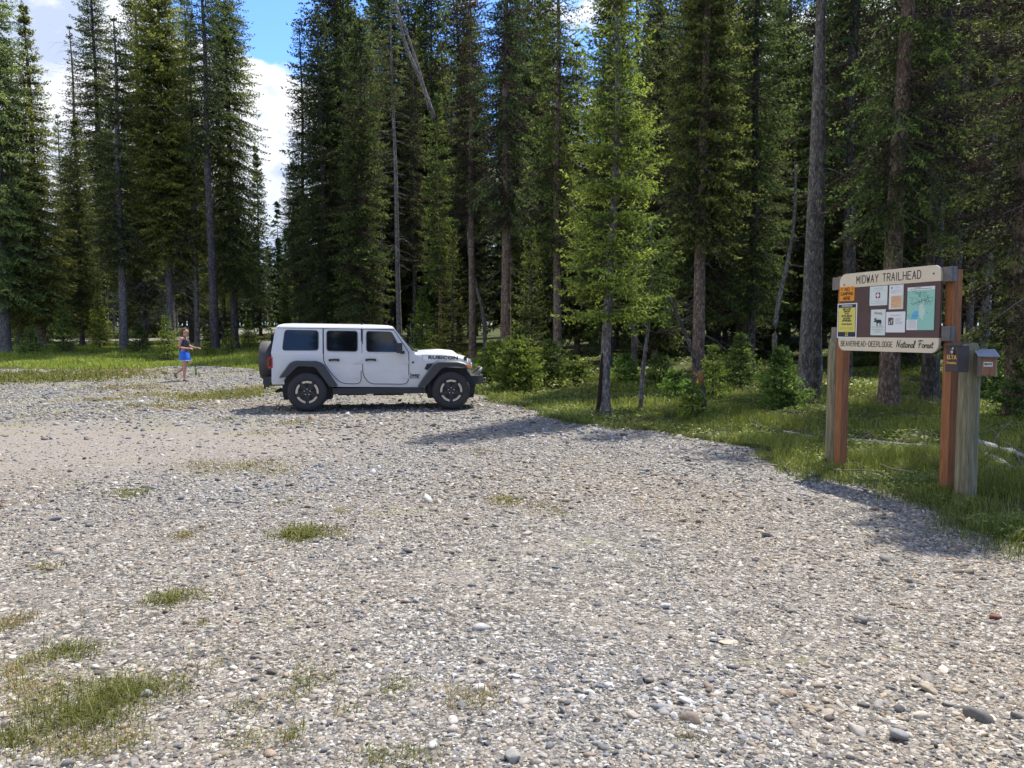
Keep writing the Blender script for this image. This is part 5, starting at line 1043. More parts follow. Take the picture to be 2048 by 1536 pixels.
# stroke lettering
SG = {'A': [[(0,0),(.5,1),(1,0)],[(.2,.36),(.8,.36)]], 'B': [[(0,0),(0,1),(.7,1),(.95,.88),(.95,.64),(.7,.53),(0,.53)],[(.7,.53),(1,.4),(1,.13),(.7,0),(0,0)]], 'C': [[(1,.8),(.75,1),(.25,1),(0,.8),(0,.2),(.25,0),(.75,0),(1,.2)]],
 'D': [[(0,0),(0,1),(.65,1),(1,.75),(1,.25),(.65,0),(0,0)]], 'E': [[(1,1),(0,1),(0,0),(1,0)],[(0,.52),(.8,.52)]], 'F': [[(1,1),(0,1),(0,0)],[(0,.52),(.8,.52)]], 'G': [[(1,.8),(.75,1),(.25,1),(0,.8),(0,.2),(.25,0),(.75,0),(1,.2),(1,.45),(.6,.45)]],
 'H': [[(0,0),(0,1)],[(1,0),(1,1)],[(0,.52),(1,.52)]], 'I': [[(.5,0),(.5,1)]], 'L': [[(0,1),(0,0),(1,0)]], 'M': [[(0,0),(0,1),(.5,.35),(1,1),(1,0)]], 'N': [[(0,0),(0,1),(1,0),(1,1)]],
 'O': [[(.25,0),(0,.2),(0,.8),(.25,1),(.75,1),(1,.8),(1,.2),(.75,0),(.25,0)]], 'P': [[(0,0),(0,1),(.7,1),(1,.85),(1,.62),(.7,.48),(0,.48)]], 'R': [[(0,0),(0,1),(.7,1),(1,.85),(1,.65),(.7,.5),(0,.5)],[(.5,.5),(1,0)]], 'S': [[(1,.82),(.75,1),(.25,1),(0,.8),(.05,.62),(.95,.38),(1,.2),(.75,0),(.25,0),(0,.18)]],
 'T': [[(0,1),(1,1)],[(.5,1),(.5,0)]], 'V': [[(0,1),(.5,0),(1,1)]], 'W': [[(0,1),(.25,0),(.5,.7),(.75,0),(1,1)]], 'Y': [[(0,1),(.5,.5),(1,1)],[(.5,.5),(.5,0)]], '-': [[(.1,.5),(.9,.5)]], 'U': [[(0,1),(0,.2),(.25,0),(.75,0),(1,.2),(1,1)]], ' ': []}
# brushed lower-case script
def arc(cx, cy, rx, ry, a0, a1, n=9): return [(cx+rx*math.cos(R_(a0+(a1-a0)*i/n)), cy+ry*math.sin(R_(a0+(a1-a0)*i/n))) for i in range(n+1)]
SC = {'N': ([[(0,.02),(.12,1.0)],[(.10,.98),(.42,.04)],[(.42,.04),(.56,1.05)]], .66), 'F': ([[(.0,.9),(.1,1.02),(.7,1.0)],[(.28,1.0),(.16,.0)],[(.06,.52),(.5,.56)]], .62),
 'a': ([arc(.2,.24,.17,.23,50,400),[(.36,.46),(.36,.08),(.48,.02)]], .44), 't': ([[(.2,.85),(.12,.1),(.2,.0),(.32,.06)],[(.0,.56),(.36,.58)]], .30), 'i': ([[(.08,.46),(.08,.08),(.2,.02)],[(.12,.68),(.13,.70)]], .22),
 'o': ([arc(.2,.24,.17,.23,0,360),[(.36,.3),(.46,.36)]], .44), 'n': ([[(.04,.46),(.04,.0)],[(.04,.3),(.16,.46),(.28,.42),(.30,.08),(.42,.02)]], .42), 'l': ([[(.02,.1),(.2,.6),(.24,.95),(.14,1.0),(.08,.8),(.08,.1),(.2,.0)]], .26),
 'r': ([[(.02,.46),(.06,.0)],[(.05,.28),(.16,.46),(.30,.42)]], .30), 'e': ([[(.06,.24),(.3,.28),(.3,.42),(.18,.48),(.05,.36),(.05,.12),(.18,.0),(.36,.08)]], .36), 's': ([[(.04,.1),(.22,.48),(.3,.2),(.2,.0),(.04,.04)]], .34), ' ': ([], .3)}
def strokes(name, lines, lw, y, mat, parent):
    bm = bmesh.new()
    for ln in lines:
        P = [Vector((a, b)) for a, b in ln]
        for i in range(len(P)-1):
            d = P[i+1]-P[i]
            if d.length < 1e-6: continue
            n = Vector((-d.y, d.x)).normalized()*lw/2; e = .0004*(i % 2)
            vs = [bm.verts.new((q.x, y-e, q.y)) for q in (P[i]+n, P[i]-n, P[i+1]-n, P[i+1]+n)]; bm.faces.new(vs)
        for i, q in enumerate(P):
            bm.faces.new([bm.verts.new((q.x+lw/2*math.cos(a*math.pi/4), y-.0008, q.y+lw/2*math.sin(a*math.pi/4))) for a in range(8)])
    return link_bm(name, bm, mat, parent)
def caps(s, x, z, h, wd, gap, spc=None, xe=None):
    """stroke capitals starting at x; if xe is given stretch to end there"""
    tot = 0; 
    for c in s: tot += (spc or wd) if c == ' ' else ((.25*wd if c == 'I' else wd)+gap)
    k = (xe-x)/(tot-gap) if xe else 1; o = []; cx = x
    for c in s:
        if c == ' ': cx += (spc or wd)*k; continue
        w2 = (.25*wd if c == 'I' else wd)*k
        for ln in SG[c]: o.append([(cx+(a if c != 'I' else .5)*w2, z+b*h) for a, b in ln])
        cx += w2+gap*k
    return o
def xr(r): # photo fraction across the board -> local x
    DL, DR = 9.5, 8.05; t = r*DL/(r*DL+(1-r)*DR); return x0+t*W_
strokes('lettering', caps('MIDWAY TRAILHEAD', xr(.165), zt-.123, .083, .05, .024, .055, xr(.80)), .0105, YF-.0055, SM['ink'], hb)
strokes('lettering', caps('BEAVERHEAD-DEERLODGE', xr(.028), zb+.052, .056, .028, .0125, None, xr(.54)), .0075, YF-.0055, SM['ink'], fb_)
def script(s, x, z, h, xe):
    tot = sum(SC[c][1] for c in s); k = (xe-x)/tot; o = []; cx = x
    for c in s:
        g_, w2 = SC[c]
        for ln in g_: o.append([(cx+a*k+.10*b*k, z+b*h) for a, b in ln])
        cx += w2*k
    return o
strokes('lettering', script('National', xr(.58), zb+.050, .074, xr(.765))+script('Forest', xr(.795), zb+.050, .074, xr(.945)), .0095, YF-.0055, SM['ink'], fb_)
G = Geo()
for a, b in ((.045, .125), (.93, .085)): p = (xr(a), YF-.004, zt-b); G.tube([(p[0], p[1]+.002, p[2]), (p[0], p[1]-.008, p[2])], .009, 8)
link('bolt', G.mesh('bolt', True), SM['steel'], hb)
def rect(name, r0, b0, r1, b1, mat, lift=.005, parent=None, rr=.004, skew=0):
    X0, X1, Z0, Z1 = xr(r0), xr(r1), zt-b1*H_, zt-b0*H_
    bm = bmesh.new(); bm_prism(bm, rrect(X0, Z0, X1, Z1, rr, 2), lambda a, b: (a, YF-lift, b), lambda a, b: (a, YF-lift+.0035, b)); o = link_bm(name, bm, mat, parent or sign); return o, (X0, X1, Z0, Z1)
def txt(s, cx, cz, size, mat, par, y, bold=0, xs=1.0, shear=0):
    me = text_mesh(s, size, .0004, bold, shear, 1.0, xs); o = link('lettering', me, mat, par); o.matrix_local = Matrix.Translation((cx, y, cz))@Matrix.Rotation(R_(90), 4, 'X'); return o
def bars(par, B, rows, mat, y, th=.0035):
    """lines of small print: (z fraction, x0 fraction, x1 fraction) as broken word bars"""
    X0, X1, Z0, Z1 = B; bm = bmesh.new(); rg = random.Random(int(X0*1e4)+len(rows))
    for f, a, b in rows:
        x = X0+(X1-X0)*a; xe = X0+(X1-X0)*b; z = Z1-(Z1-Z0)*f
        while x < xe-.004:
            l = min(rg.uniform(.006, .022), xe-x); vs = [bm.verts.new(p) for p in ((x, y, z-th/2), (x+l, y, z-th/2), (x+l, y, z+th/2), (x, y, z+th/2))]; bm.faces.new(vs); x += l+.004
    return link_bm('small_print', bm, mat, par)
# orange notice
o, B = rect('orange_notice', .0, .167, .148, .355, SM['orange'], .006, rr=.012); o['label'] = 'orange NO CAMPING HERE plate'
ln = []
cw = (B[1]-B[0]); ch = (B[3]-B[2])
ln += caps('NO', B[0]+cw*.36, B[3]-ch*.28, ch*.19, .03, .012, None, B[0]+cw*.66)+caps('CAMPING', B[0]+cw*.10, B[3]-ch*.58, ch*.19, .03, .012, None, B[0]+cw*.90)+caps('HERE', B[0]+cw*.27, B[3]-ch*.90, ch*.19, .03, .012, None, B[0]+cw*.73)
strokes('lettering', ln, .0075, YF-.007, SM['ink'], o)
for a in (.13, .84):
    strokes('emblem', [[(B[0]+cw*(a+i), B[3]-ch*j) for i, j in ((0, .08), (.07, .08), (.07, .24), (0, .24), (0, .08))], [(B[0]+cw*a, B[3]-ch*.16), (B[0]+cw*(a+.07), B[3]-ch*.16)]], .003, YF-.007, SM['brown'], o)
# area restrictions notice
o, B = rect('restriction_notice', -.015, .385, .178, .835, SM['white'], .006); cw = B[1]-B[0]; ch = B[3]-B[2]; o['label'] = 'yellow area restrictions notice with white border'
def sub(name, a0, b0, a1, b1, mat, lift, par=o):
    bm = bmesh.new(); X0, X1, Z0, Z1 = B[0]+cw*a0, B[0]+cw*a1, B[3]-ch*b1, B[3]-ch*b0; v = [bm.verts.new(p) for p in ((X0, YF-lift, Z0), (X1, YF-lift, Z0), (X1, YF-lift, Z1), (X0, YF-lift, Z1))]; bm.faces.new(v); return link_bm(name, bm, mat, par)
sub('dark_border', .05, .03, .95, .97, SM['navy'], .0075, o); sub('yellow_field', .07, .125, .93, .83, SM['yellow'], .0085, o); 
txt('AREA RESTRICTIONS', B[0]+cw*.5, B[3]-ch*.075, .026, SM['white'], o, YF-.009, .0006, .72)
for i, (s, f) in enumerate([('AREA CLOSED', .17), ('YEARLONG', .235), ('TO ALL', .30), ('MOTOR VEHICLES', .37), ('INCLUDING', .44), ('SNOWMOBILES', .505), ('TO PROTECT RESOURCES', .605)]): txt(s, B[0]+cw*.5, B[3]-ch*f, .030 if i < 6 else .021, SM['navy'], o, YF-.0095, .0009, .72)
bars(o, B, [(.715, .15, .85), (.75, .15, .28), (.75, .6, .85), (.79, .42, .5)], SM['navy'], YF-.0095, .0028)
sub('badge', .45, .85, .58, .95, SM['yellow'], .009, o); sub('badge_mark', .48, .87, .55, .93, SM['navy'], .0095, o)
# first aid sheet
o, B = rect('white_notice', .30, .19, .475, .43, SM['paper'], .006); cw = B[1]-B[0]; ch = B[3]-B[2]; o['label'] = 'pale sheet with a white cross on a dark red square'
sub('cross_field', .35, .33, .60, .62, SM['maroon'], .0075, o); sub('cross', .43, .37, .52, .58, SM['white'], .0085, o); sub('cross', .385, .435, .565, .515, SM['white'], .0087, o)
bars(o, B, [(.10, .2, .8), (.14, .25, .75), (.23, .08, .92), (.77, .12, .9), (.82, .4, .5), (.88, .08, .92)], SM['greyink'], YF-.0075, .0026)
# permit sheet with an orange form
o, B = rect('permit_notice', .492, .19, .635, .485, SM['palegreen'], .006); cw = B[1]-B[0]; ch = B[3]-B[2]; o['label'] = 'pale sheet with an orange form on its lower half'
sub('sheet', .05, .04, .94, .97, SM['white'], .0072, o); sub('form', .16, .45, .90, .94, SM['pink'], .0083, o)
bars(o, B, [(.09, .5, .65), (.13, .4, .75), (.22, .15, .85), (.26, .15, .6), (.30, .15, .85), (.34, .15, .5)], SM['greyink'], YF-.0085, .0026); bars(o, B, [(.50, .3, .7), (.56, .2, .8), (.63, .2, .85), (.69, .2, .45), (.74, .55, .72), (.80, .2, .4), (.84, .4, .62), (.90, .42, .58)], SM['brownicon'], YF-.0093, .0026)
bm = bmesh.new(); bm.faces.new([bm.verts.new((B[0]+cw*.2+.012*math.cos(a*.5236), YF-.0085, B[3]-ch*.12+.012*math.sin(a*.5236))) for a in range(12)]); link_bm('seal', bm, SM['greyink'], o)
# moose warning
o, B = rect('warning_notice', .318, .48, .462, .80, SM['paper'], .006); cw = B[1]-B[0]; ch = B[3]-B[2]; o['label'] = 'Warning sheet with a black moose silhouette'
txt('Warning', B[0]+cw*.5, B[3]-ch*.14, .044, SM['redink'], o, YF-.0075, .0004, .8)
moose = [(.30,.62),(.33,.56),(.30,.50),(.22,.49),(.20,.46),(.27,.44),(.31,.40),(.25,.385),(.22,.34),(.28,.355),(.31,.32),(.33,.36),(.38,.34),(.42,.30),(.41,.355),(.38,.395),(.45,.41),(.52,.385),(.60,.395),(.70,.40),(.74,.43),(.75,.50),(.73,.54),(.74,.64),(.71,.64),(.70,.55),(.67,.52),(.66,.56),(.67,.64),(.64,.64),(.62,.52),(.52,.52),(.50,.56),(.50,.645),(.47,.645),(.465,.54),(.44,.50),(.43,.55),(.43,.64),(.405,.64),(.40,.50),(.37,.46),(.36,.49)]
moose = moose[3:]
bm = bmesh.new(); bm.faces.new([bm.verts.new((B[0]+cw*a, YF-.0078, B[3]-ch*b)) for a, b in moose]); link_bm('moose_silhouette', bm, SM['ink'], o)
bars(o, B, [(.665, .08, .92), (.69, .1, .9), (.73, .45, .55), (.765, .1, .9), (.80, .15, .9), (.84, .3, .7), (.88, .2, .8)], SM['greyink'], YF-.0078, .003)
# dog leash sheet
o, B = rect('leash_notice', .468, .515, .66, .765, SM['white'], .006); cw = B[1]-B[0]; ch = B[3]-B[2]; o['label'] = 'white sheet with a brown pictogram of a person and a dog'
bm = bmesh.new(); bm_prism(bm, rrect(B[0]+cw*.13, B[3]-ch*.64, B[0]+cw*.40, B[3]-ch*.28, .012, 3), lambda a, b: (a, YF-.0082, b), lambda a, b: (a, YF-.0065, b)); ic = link_bm('pictogram', bm, SM['brownicon'], o)
G = Geo(); q = lambda a, b: (B[0]+cw*a, YF-.0088, B[3]-ch*b)
G.tube([q(.335, .33), q(.338, .35)], .006, 6); G.tube([q(.335, .38), q(.33, .48)], .007, 6); G.tube([q(.33, .48), q(.30, .60)], .004, 5); G.tube([q(.33, .48), q(.35, .60)], .004, 5); G.tube([q(.32, .40), q(.27, .46), q(.22, .50)], .0025, 5); G.tube([q(.20, .48), q(.20, .52)], .006, 6); G.tube([q(.19, .52), q(.21, .60)], .008, 6)
me = G.mesh('figure'); me.transform(Matrix.Translation((0, YF-.0088, 0))@Matrix.Diagonal((1, .05, 1, 1))@Matrix.Translation((0, .0088-YF, 0))); link('figure', me, SM['white'], ic)
txt('Your Leash and Dogs', B[0]+cw*.5, B[3]-ch*.17, .020, SM['greyink'], o, YF-.0075, .0002, .8) if False else bars(o, B, [(.17, .25, .75)], SM['greyink'], YF-.0075, .005)
bars(o, B, [(.33, .55, .8), (.37, .5, .78), (.42, .5, .76), (.46, .5, .58), (.50, .55, .9), (.54, .5, .88), (.58, .55, .85)], SM['greyink'], YF-.0075, .003)
# map
o, B = rect('trail_map', .675, .235, .948, .738, SM['map'], .006); cw = B[1]-B[0]; ch = B[3]-B[2]; o['label'] = 'green trail map with a blue lake and a white legend corner'
sub('map_header', 0.002, .0, .998, .075, SM['white'], .0075, o); sub('legend', .0, .755, .40, .998, SM['white'], .0078, o)
rg = random.Random(4)
def blob(name, cx, cy, rx, ry, mat, lift, n=14, jit=.25, par=o):
    bm = bmesh.new(); bm.faces.new([bm.verts.new((B[0]+cw*(cx+rx*math.cos(i/n*6.283)*(1+rg.uniform(-jit, jit))), YF-lift, B[3]-ch*(cy+ry*math.sin(i/n*6.283)*(1+rg.uniform(-jit, jit))))) for i in range(n)]); return link_bm(name, bm, mat, par)
bm = bmesh.new(); bm.faces.new([bm.verts.new((B[0]+cw*a, YF-.0076, B[3]-ch*b)) for a, b in ((.14, .745), (.18, .69), (.25, .66), (.24, .60), (.28, .555), (.40, .555), (.41, .62), (.39, .67), (.40, .735), (.3, .75))]); link_bm('lake', bm, SM['blue'], o)
blob('pale_area', .56, .55, .12, .20, SM['mapgrey'], .0070)
ln = []
for k in range(17):
    x, y = rg.uniform(.05, .95), rg.uniform(.1, .9); a = rg.uniform(0, 6.28); l = []
    for i in range(rg.randint(6, 16)):
        if not (.02 < x < .98 and .09 < y < .98) or (x < .42 and y > .74): break
        l.append((B[0]+cw*x, B[3]-ch*y)); a += rg.uniform(-.8, .8); x += .035*math.cos(a); y += .025*math.sin(a)
    if len(l) > 2: ln.append(l)
strokes('trails', ln, .0024, YF-.0082, SM['ink'], o)
ln = []
for k in range(26):
    x, y = (rg.uniform(.3, .8), rg.uniform(.28, .36)) if k < 14 else (rg.uniform(.05, .95), rg.uniform(.12, .9))
    if x < .42 and y > .72: continue
    ln.append([(B[0]+cw*x, B[3]-ch*y), (B[0]+cw*x+.001, B[3]-ch*y)])
strokes('trail_markers', ln, .0085, YF-.0090, SM['navy'], o)
ln = []
for k in range(16):
    x, y = rg.uniform(.1, .9), rg.uniform(.12, .7); ln.append([(B[0]+cw*x, B[3]-ch*y), (B[0]+cw*(x+rg.uniform(-.08, .08)), B[3]-ch*(y+rg.uniform(-.04, .04)))])
strokes('contours', ln, .0016, YF-.0080, simple('print_darkgreen', (.10, .26, .2), .6), o)
bars(o, B, [(.02, .25, .5), (.045, .1, .9)], SM['ink'], YF-.0085, .005); bars(o, B, [(.77+.025*i, .05, .35) for i in range(8)], SM['greyink'], YF-.0085, .003)
# slightly darker brown rectangle where an old sheet was
rect('faded_patch', .165, .167, .295, .50, simple('brown_faded', (.075, .036, .03), .5), .0028)
# brackets between board and posts
for x in (0., Ls):
    for z in (zt-.10, zb+.20):
        bm = bmesh.new(); bm_box(bm, (x-.13 if x > 0 else x-.09, YF+.026, z-.075), (x+.085 if x > 0 else x+.11, -PW_/2-.003, z+.075)); k = link_bm('mounting_block', bm, SM['grey'], sign, bevel=.006)
        if x > 0 or z < 2:
            bm = bmesh.new(); bm_box(bm, (x-.005, YF+.018, z-.07), (x+.085, YF+.0245, z+.07)); link_bm('metal_plate', bm, SM['steel'], k)
            bm = bmesh.new(); bm_box(bm, (x+.0865, YF+.028, z-.07), (x+.0885, -.06, z+.07)); link_bm('metal_plate', bm, SM['steel'], k)
# round treated posts
def round_post(u, v, r, ztop, label, cut):
    p = gp(u, v); root = empty('wooden_post', p); tag(root, label, 'post'); n = 20; bm = bmesh.new(); rows = []; rg = random.Random(int(u))
    mod = [1+rg.uniform(-.02, .02) for _ in range(n)]; zs = [-.3, 0, .3, .6, .9, 1.2, ztop-cut*1.2, ztop-cut*.6, ztop]
    for j, z in enumerate(zs):
        s = 1-.03*z+(.0 if j < 7 else 0); row = []
        for i in range(n):
            a = i*2*math.pi/n; R = r*mod[i]*s; x, y = R*math.cos(a), R*math.sin(a)
            if j == 7: x, y = x*.86, y*.86
            if j == 8: x, y = x*.62, y*.62
            row.append(bm.verts.new((x, y, z)))
        rows.append(row)
    for A, B_ in zip(rows, rows[1:]):
        for i in range(n): bm.faces.new((A[i], A[(i+1) % n], B_[(i+1) % n], B_[i]))
    bm.faces.new(rows[-1]); link_bm('post', bm, SM['green'], root, smooth=True, auto=35); return root, p
lp = round_post(1664, 925, .088, 1.61, 'grey green round post behind the far orange post of the notice board', .14)
np_, nP = round_post(1930, 997, .100, 1.555, 'thick grey green round post carrying the small map box', .12)
# donation box on the near orange post
def from_px(u, v, D): p = at(u, v, D); return p
c0 = at(1922, 717, 7.70)
don = empty('donation_box', c0, ang); tag(don, 'dark brown metal donations box fixed to the near orange post', 'donation box')
bm = bmesh.new(); bm_box(bm, (-.072, -.115, -.13), (.072, .02, .125)); bd = link_bm('box_body', bm, simple('box_brown', (.045, .028, .026), .45, noise=.1), don, bevel=.004)
bm = bmesh.new(); bm_prism(bm, [(-.135, .128), (.035, .150), (.035, .158), (-.135, .136)], lambda a, b: (-.085, a, b), lambda a, b: (.085, a, b)); link_bm('lid', bm, simple('lid_brown', (.06, .045, .045), .35), don, bevel=.002)
sgold = simple('gold_letters', (.72, .38, .10), .5)
me = text_mesh('ELTA', .058, .0005, .0018, 0, 1.05, .85); o = link('lettering', me, sgold, bd); o.matrix_local = Matrix.Translation((0, -.117, .012))@Matrix.Rotation(R_(90), 4, 'X')
me = text_mesh('Donations', .036, .0005, .0010, 0, 1.0, .76); o = link('lettering', me, sgold, bd); o.matrix_local = Matrix.Translation((0, -.117, -.040))@Matrix.Rotation(R_(90), 4, 'X')
G = Geo(); th = np.linspace(0, math.pi, 7); G.tube(np.stack([.01+.013*np.cos(th), np.full(7, -.125), .075+.02*np.sin(th)], 1), .003, 6); G.box((-.006, -.136, .045), (.028, -.119, .076)); G.box((.0, -.1195, .06), (.02, -.1165, .12)); link('padlock', G.mesh('padlock'), simple('padlock_steel', (.45, .45, .45), .3, .9), don)
# map box on the round post: faces the camera
c1 = at(1973, 728, 7.66)
ma = math.atan2(c1[0], c1[1]); mpb = empty('map_box', c1, -R_(20)); tag(mpb, 'small weathered wooden maps box with sloped lid on the thick round post', 'map box')
bm = bmesh.new(); bm_prism(bm, [(-.075, -.12), (.11, -.12), (.11, .125), (-.075, .075)], lambda a, b: (-.075, a, b), lambda a, b: (-.060, a, b)); link_bm('side_board', bm, SM['grey'], mpb, bevel=.002)
bm = bmesh.new(); bm_prism(bm, [(-.075, -.12), (.11, -.12), (.11, .125), (-.075, .075)], lambda a, b: (.060, a, b), lambda a, b: (.075, a, b)); link_bm('side_board', bm, SM['grey'], mpb, bevel=.002)
bm = bmesh.new(); bm_box(bm, (-.0595, -.070, -.105), (.0595, -.058, .076)); fr_ = link_bm('front_board', bm, SM['redwood'], mpb, bevel=.002)
bm = bmesh.new(); bm_box(bm, (-.0595, -.0575, -.118), (.0595, .11, -.105)); bm_box(bm, (-.0595, .095, -.104), (.0595, .11, .12)); link_bm('back_board', bm, SM['grey'], mpb)
bm = bmesh.new(); bm_prism(bm, [(-.105, .070), (.125, .132), (.125, .142), (-.105, .080)], lambda a, b: (-.092, a, b), lambda a, b: (.092, a, b)); link_bm('lid', bm, simple('lid_grey', (.2, .22, .25), .45, noise=.2), mpb, bevel=.002)
bm = bmesh.new(); bm_box(bm, (-.038, -.0725, -.022), (.038, -.0703, .022)); lb_ = link_bm('label_plate', bm, SM['white'], fr_)
me = text_mesh('MAPS', .034, .0004, .001, 0, 1.0, .8); o = link('lettering', me, SM['ink'], lb_); o.matrix_local = Matrix.Translation((0, -.0735, 0))@Matrix.Rotation(R_(90), 4, 'X')
# ------------------------------------------------------------------ walking woman
PMt = dict(skin=simple('skin', (.50, .26, .19), .55), hair=simple('hair', (.13, .062, .03), .6, noise=.3, nscale=40), top=simple('grey_tank_top', (.05, .053, .065), .8, noise=.1, nscale=40), shorts=simple('blue_shorts', (.015, .13, .62), .65), shoe=simple('dark_sandal', (.04, .025, .022), .6), trim=simple('white_trim', (.7, .75, .8), .6))
def skin_chain(name, pts, edges, rad, mat, parent, sub=2, root=0):
    me = bpy.data.meshes.new(name); me.from_pydata(pts, edges, []); o = bpy.data.objects.new(name, me); C.objects.link(o)
    sk = o.modifiers.new('skin', 'SKIN'); sk.use_smooth_shade = True; sk.branch_smoothing = .6
    for i, r in enumerate(rad): d = me.skin_vertices[0].data[i]; d.radius = r if isinstance(r, tuple) else (r, r); d.use_root = (i == root)
    ss = o.modifiers.new('sub', 'SUBSURF'); ss.levels = sub; ss.render_levels = sub
    bpy.context.view_layer.update(); dg = bpy.context.evaluated_depsgraph_get(); m2 = bpy.data.meshes.new_from_object(o.evaluated_get(dg)); bpy.data.objects.remove(o)
    for p in m2.polygons: p.use_smooth = True
    m2.materials.clear(); return link(name, m2, mat, parent)
fp = gp(371, 762); wo = empty('person', fp, R_(-4)); tag(wo, 'woman in grey tank top and blue shorts walking to the right across the gravel', 'person')
# local: +x walking direction, -y towards the camera (her right side), z up.  height ~1.68
S = {}
V = []; E = []; Rr = []
def v(n, p, r, par=None):
    S[n] = len(V); V.append(p); Rr.append(r)
    if par is not None: E.append((S[par], S[n]))
v('pelvis', (-.02, 0, .93), (.150, .125)); v('waist', (-.01, 0, 1.08), (.125, .105), 'pelvis'); v('chest', (.0, 0, 1.26), (.145, .118), 'waist'); v('upper', (-.005, 0, 1.38), (.12, .085), 'chest'); v('neck', (.02, 0, 1.45), .052, 'upper'); v('head0', (.045, 0, 1.54), (.068, .078), 'neck'); v('head1', (.05, 0, 1.62), (.080, .092), 'head0'); v('head2', (.045, 0, 1.665), (.06, .068), 'head1')
# standing (right, near) leg: foot under body, slightly ahead
v('hipR', (-.0, -.09, .88), .105, 'pelvis'); v('thR', (.03, -.10, .68), .088, 'hipR'); v('knR', (.045, -.10, .48), .060, 'thR'); v('caR', (.025, -.10, .33), .056, 'knR'); v('anR', (.015, -.10, .09), .036, 'caR'); v('heR', (.01, -.10, .045), .038, 'anR'); v('toR', (.15, -.10, .03), (.036, .026), 'heR')
# trailing (left) leg, heel lifted
v('hipL', (-.02, .09, .88), .105, 'pelvis'); v('thL', (-.01, .10, .68), .088, 'hipL'); v('knL', (-.015, .10, .50), .060, 'thL'); v('caL', (-.15, .10, .38), .055, 'knL'); v('anL', (-.335, .10, .245), .036, 'caL'); v('heL', (-.375, .10, .25), .036, 'anL'); v('toL', (-.33, .10, .10), (.036, .028), 'heL')
# arms: both bent forward
for s, t, off in ((-1, 'R', 0.), (1, 'L', .12)):
    v('sh'+t, (-.005, s*.165, 1.385), .056, 'upper'); v('ua'+t, (-.05+off*.5, s*.20, 1.24), .047, 'sh'+t); v('el'+t, (-.06+off, s*.21, 1.10+off*.25), .040, 'ua'+t); v('fa'+t, (.08+off, s*.18, 1.06+off*.15), .036, 'el'+t); v('wr'+t, (.20+off*1.2, s*.14, 1.06+off*.1), .026, 'fa'+t); v('ha'+t, (.26+off*1.2, s*.13, 1.055+off*.1), (.036, .022), 'wr'+t)
    hx, hy, hz = V[-1]
    for q, (dy, l) in enumerate(((-.026, .050), (-.009, .058), (.009, .055), (.025, .044))): v('f%d%s' % (q, t), (hx+.035, hy+dy, hz-.004), .0095, 'ha'+t); v('g%d%s' % (q, t), (hx+.035+l*.6, hy+dy, hz-.03), .0085, 'f%d%s' % (q, t))
    v('th'+t+'1', (hx+.005, hy-s*.04, hz+.012), .011, 'ha'+t); v('th'+t+'2', (hx+.04, hy-s*.05, hz-.002), .009, 'th'+t+'1')
skin_chain('body', V, E, Rr, PMt['skin'], wo)
# face
G = Geo()
def ell(G, c, r, n=10):
    bv, bf = ICO2; G.add(bv*np.array(r)+np.array(c), bf)
ell(G, (.128, 0, 1.585), (.020, .014, .022)); link('nose', G.mesh('nose', True), PMt['skin'], wo)
G = Geo(); ell(G, (.112, -.032, 1.605), (.012, .013, .008)); ell(G, (.112, .032, 1.605), (.012, .013, .008)); link('eyes', G.mesh('eyes', True), simple('eye_dark', (.05, .03, .02), .3), wo)
G = Geo(); ell(G, (.112, 0, 1.545), (.010, .024, .006)); link('mouth', G.mesh('mouth', True), simple('lips', (.40, .12, .10), .5), wo)
G = Geo(); ell(G, (.035, -.083, 1.59), (.018, .010, .028)); ell(G, (.035, .083, 1.59), (.018, .010, .028)); link('ear', G.mesh('ear', True), PMt['skin'], wo)
skin_chain('hair', [(.075, 0, 1.69), (.02, 0, 1.695), (-.035, 0, 1.66), (-.06, 0, 1.60), (-.10, 0, 1.60), (-.125, 0, 1.54), (-.12, 0, 1.44)], [(0,1),(1,2),(2,3),(3,4),(4,5),(5,6)], [(.062,.03),(.088,.045),(.088,.06),(.075,.05),(.025,.025),(.035,.032),(.012,.012)], PMt['hair'], wo)
skin_chain('tank_top', [(-.018, 0, .86), (-.018, 0, .96), (-.008, 0, 1.08), (.008, 0, 1.20), (.012, 0, 1.31), (.012, 0, 1.36)], [(0,1),(1,2),(2,3),(3,4),(4,5)], [(.17,.145),(.17,.145),(.155,.135),(.172,.152),(.160,.138),(.14,.11)], PMt['top'], wo)
G = Geo()
for s in (-1, 1): G.tube([(.10, s*.07, 1.31), (.07, s*.085, 1.42), (.0, s*.085, 1.465), (-.07, s*.07, 1.42), (-.105, s*.05, 1.33)], .012, 6)
link('strap', G.mesh('strap', True), PMt['top'], wo)
bm = bmesh.new(); rows = []
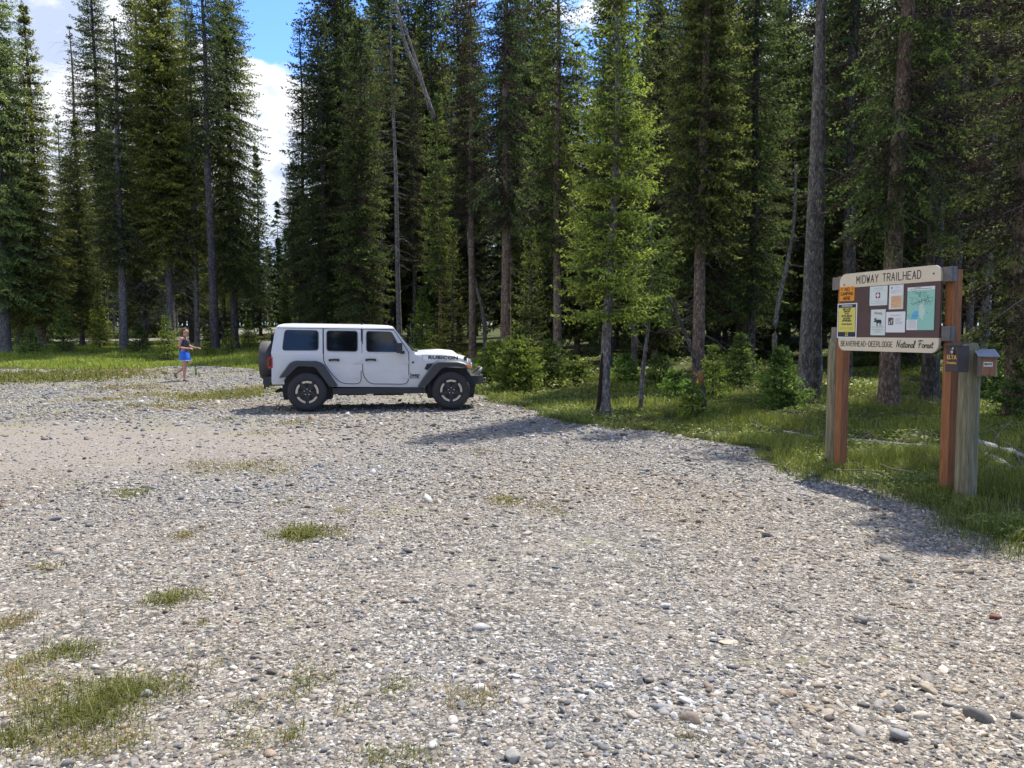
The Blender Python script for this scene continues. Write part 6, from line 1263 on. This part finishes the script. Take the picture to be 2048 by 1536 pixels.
for z, rx, ry, cx in ((.98, .135, .150, -.015), (.90, .150, .17, -.015), (.80, .165, .18, .0), (.70, .175, .19, .01), (.665, .178, .192, .012)):
    rows.append([bm.verts.new((cx+rx*math.cos(i*.2618)*(1+.03*math.sin(5*i)*(z < .85)), ry*math.sin(i*.2618), z)) for i in range(24)])
for A, B_ in zip(rows, rows[1:]):
    for i in range(24): bm.faces.new((A[i], A[(i+1) % 24], B_[(i+1) % 24], B_[i]))
sh = link_bm('shorts', bm, PMt['shorts'], wo, smooth=True)
G = Geo(); th = np.linspace(0, 6.283, 25); G.tube(np.stack([.012+.179*np.cos(th), .193*np.sin(th), np.full(25, .668)], 1), .006, 5); link('hem', G.mesh('hem'), PMt['trim'], sh)
skin_chain('sandal', [(-.035, -.10, .035), (.06, -.10, .022), (.165, -.10, .022)], [(0,1),(1,2)], [(.046,.034),(.048,.024),(.044,.022)], PMt['shoe'], wo)
skin_chain('sandal', [(-.40, .10, .275), (-.385, .10, .18), (-.335, .10, .075)], [(0,1),(1,2)], [(.046,.034),(.048,.026),(.044,.022)], PMt['shoe'], wo)
# bottle swinging from a strap in her hand
hand = np.array([.30, -.13, 1.03]); bt = empty('water_bottle', wo.matrix_basis@Vector((.42, -.13, .22)), R_(-4)); tag(bt, 'green water bottle hanging on a long strap from the walking woman\'s hand', 'bottle')
G = Geo(); G.tube([(0, 0, 0), (0, 0, .035)], .040, 14); link('bottle_base', G.mesh('bottle_base', True), JM['black'], bt)
G = Geo(); G.tube([(0, 0, .036), (0, 0, .05), (0, 0, .20), (0, 0, .235)], [.036, .038, .038, .03], 14); link('bottle_body', G.mesh('bottle_body', True), simple('olive_bottle', (.20, .27, .06), .35), bt)
G = Geo(); G.tube([(0, 0, .236), (0, 0, .275)], .024, 12); G.tube([(-.01, 0, .27), (0, 0, .30), (.012, 0, .27)], .006, 6); link('bottle_cap', G.mesh('bottle_cap', True), JM['black'], bt)
G = Geo(); G.tube([(0, 0, .29), (-.04, 0, .5), (-.10, 0, .80)], .0035, 5); link('carry_strap', G.mesh('carry_strap'), PMt['shoe'], bt)
# keep every label within sixteen words
for o in scene.objects:
    if 'label' in o and len(o['label'].split()) > 16: o['label'] = ' '.join(o['label'].split()[:16]); print('LONG', o['label'])
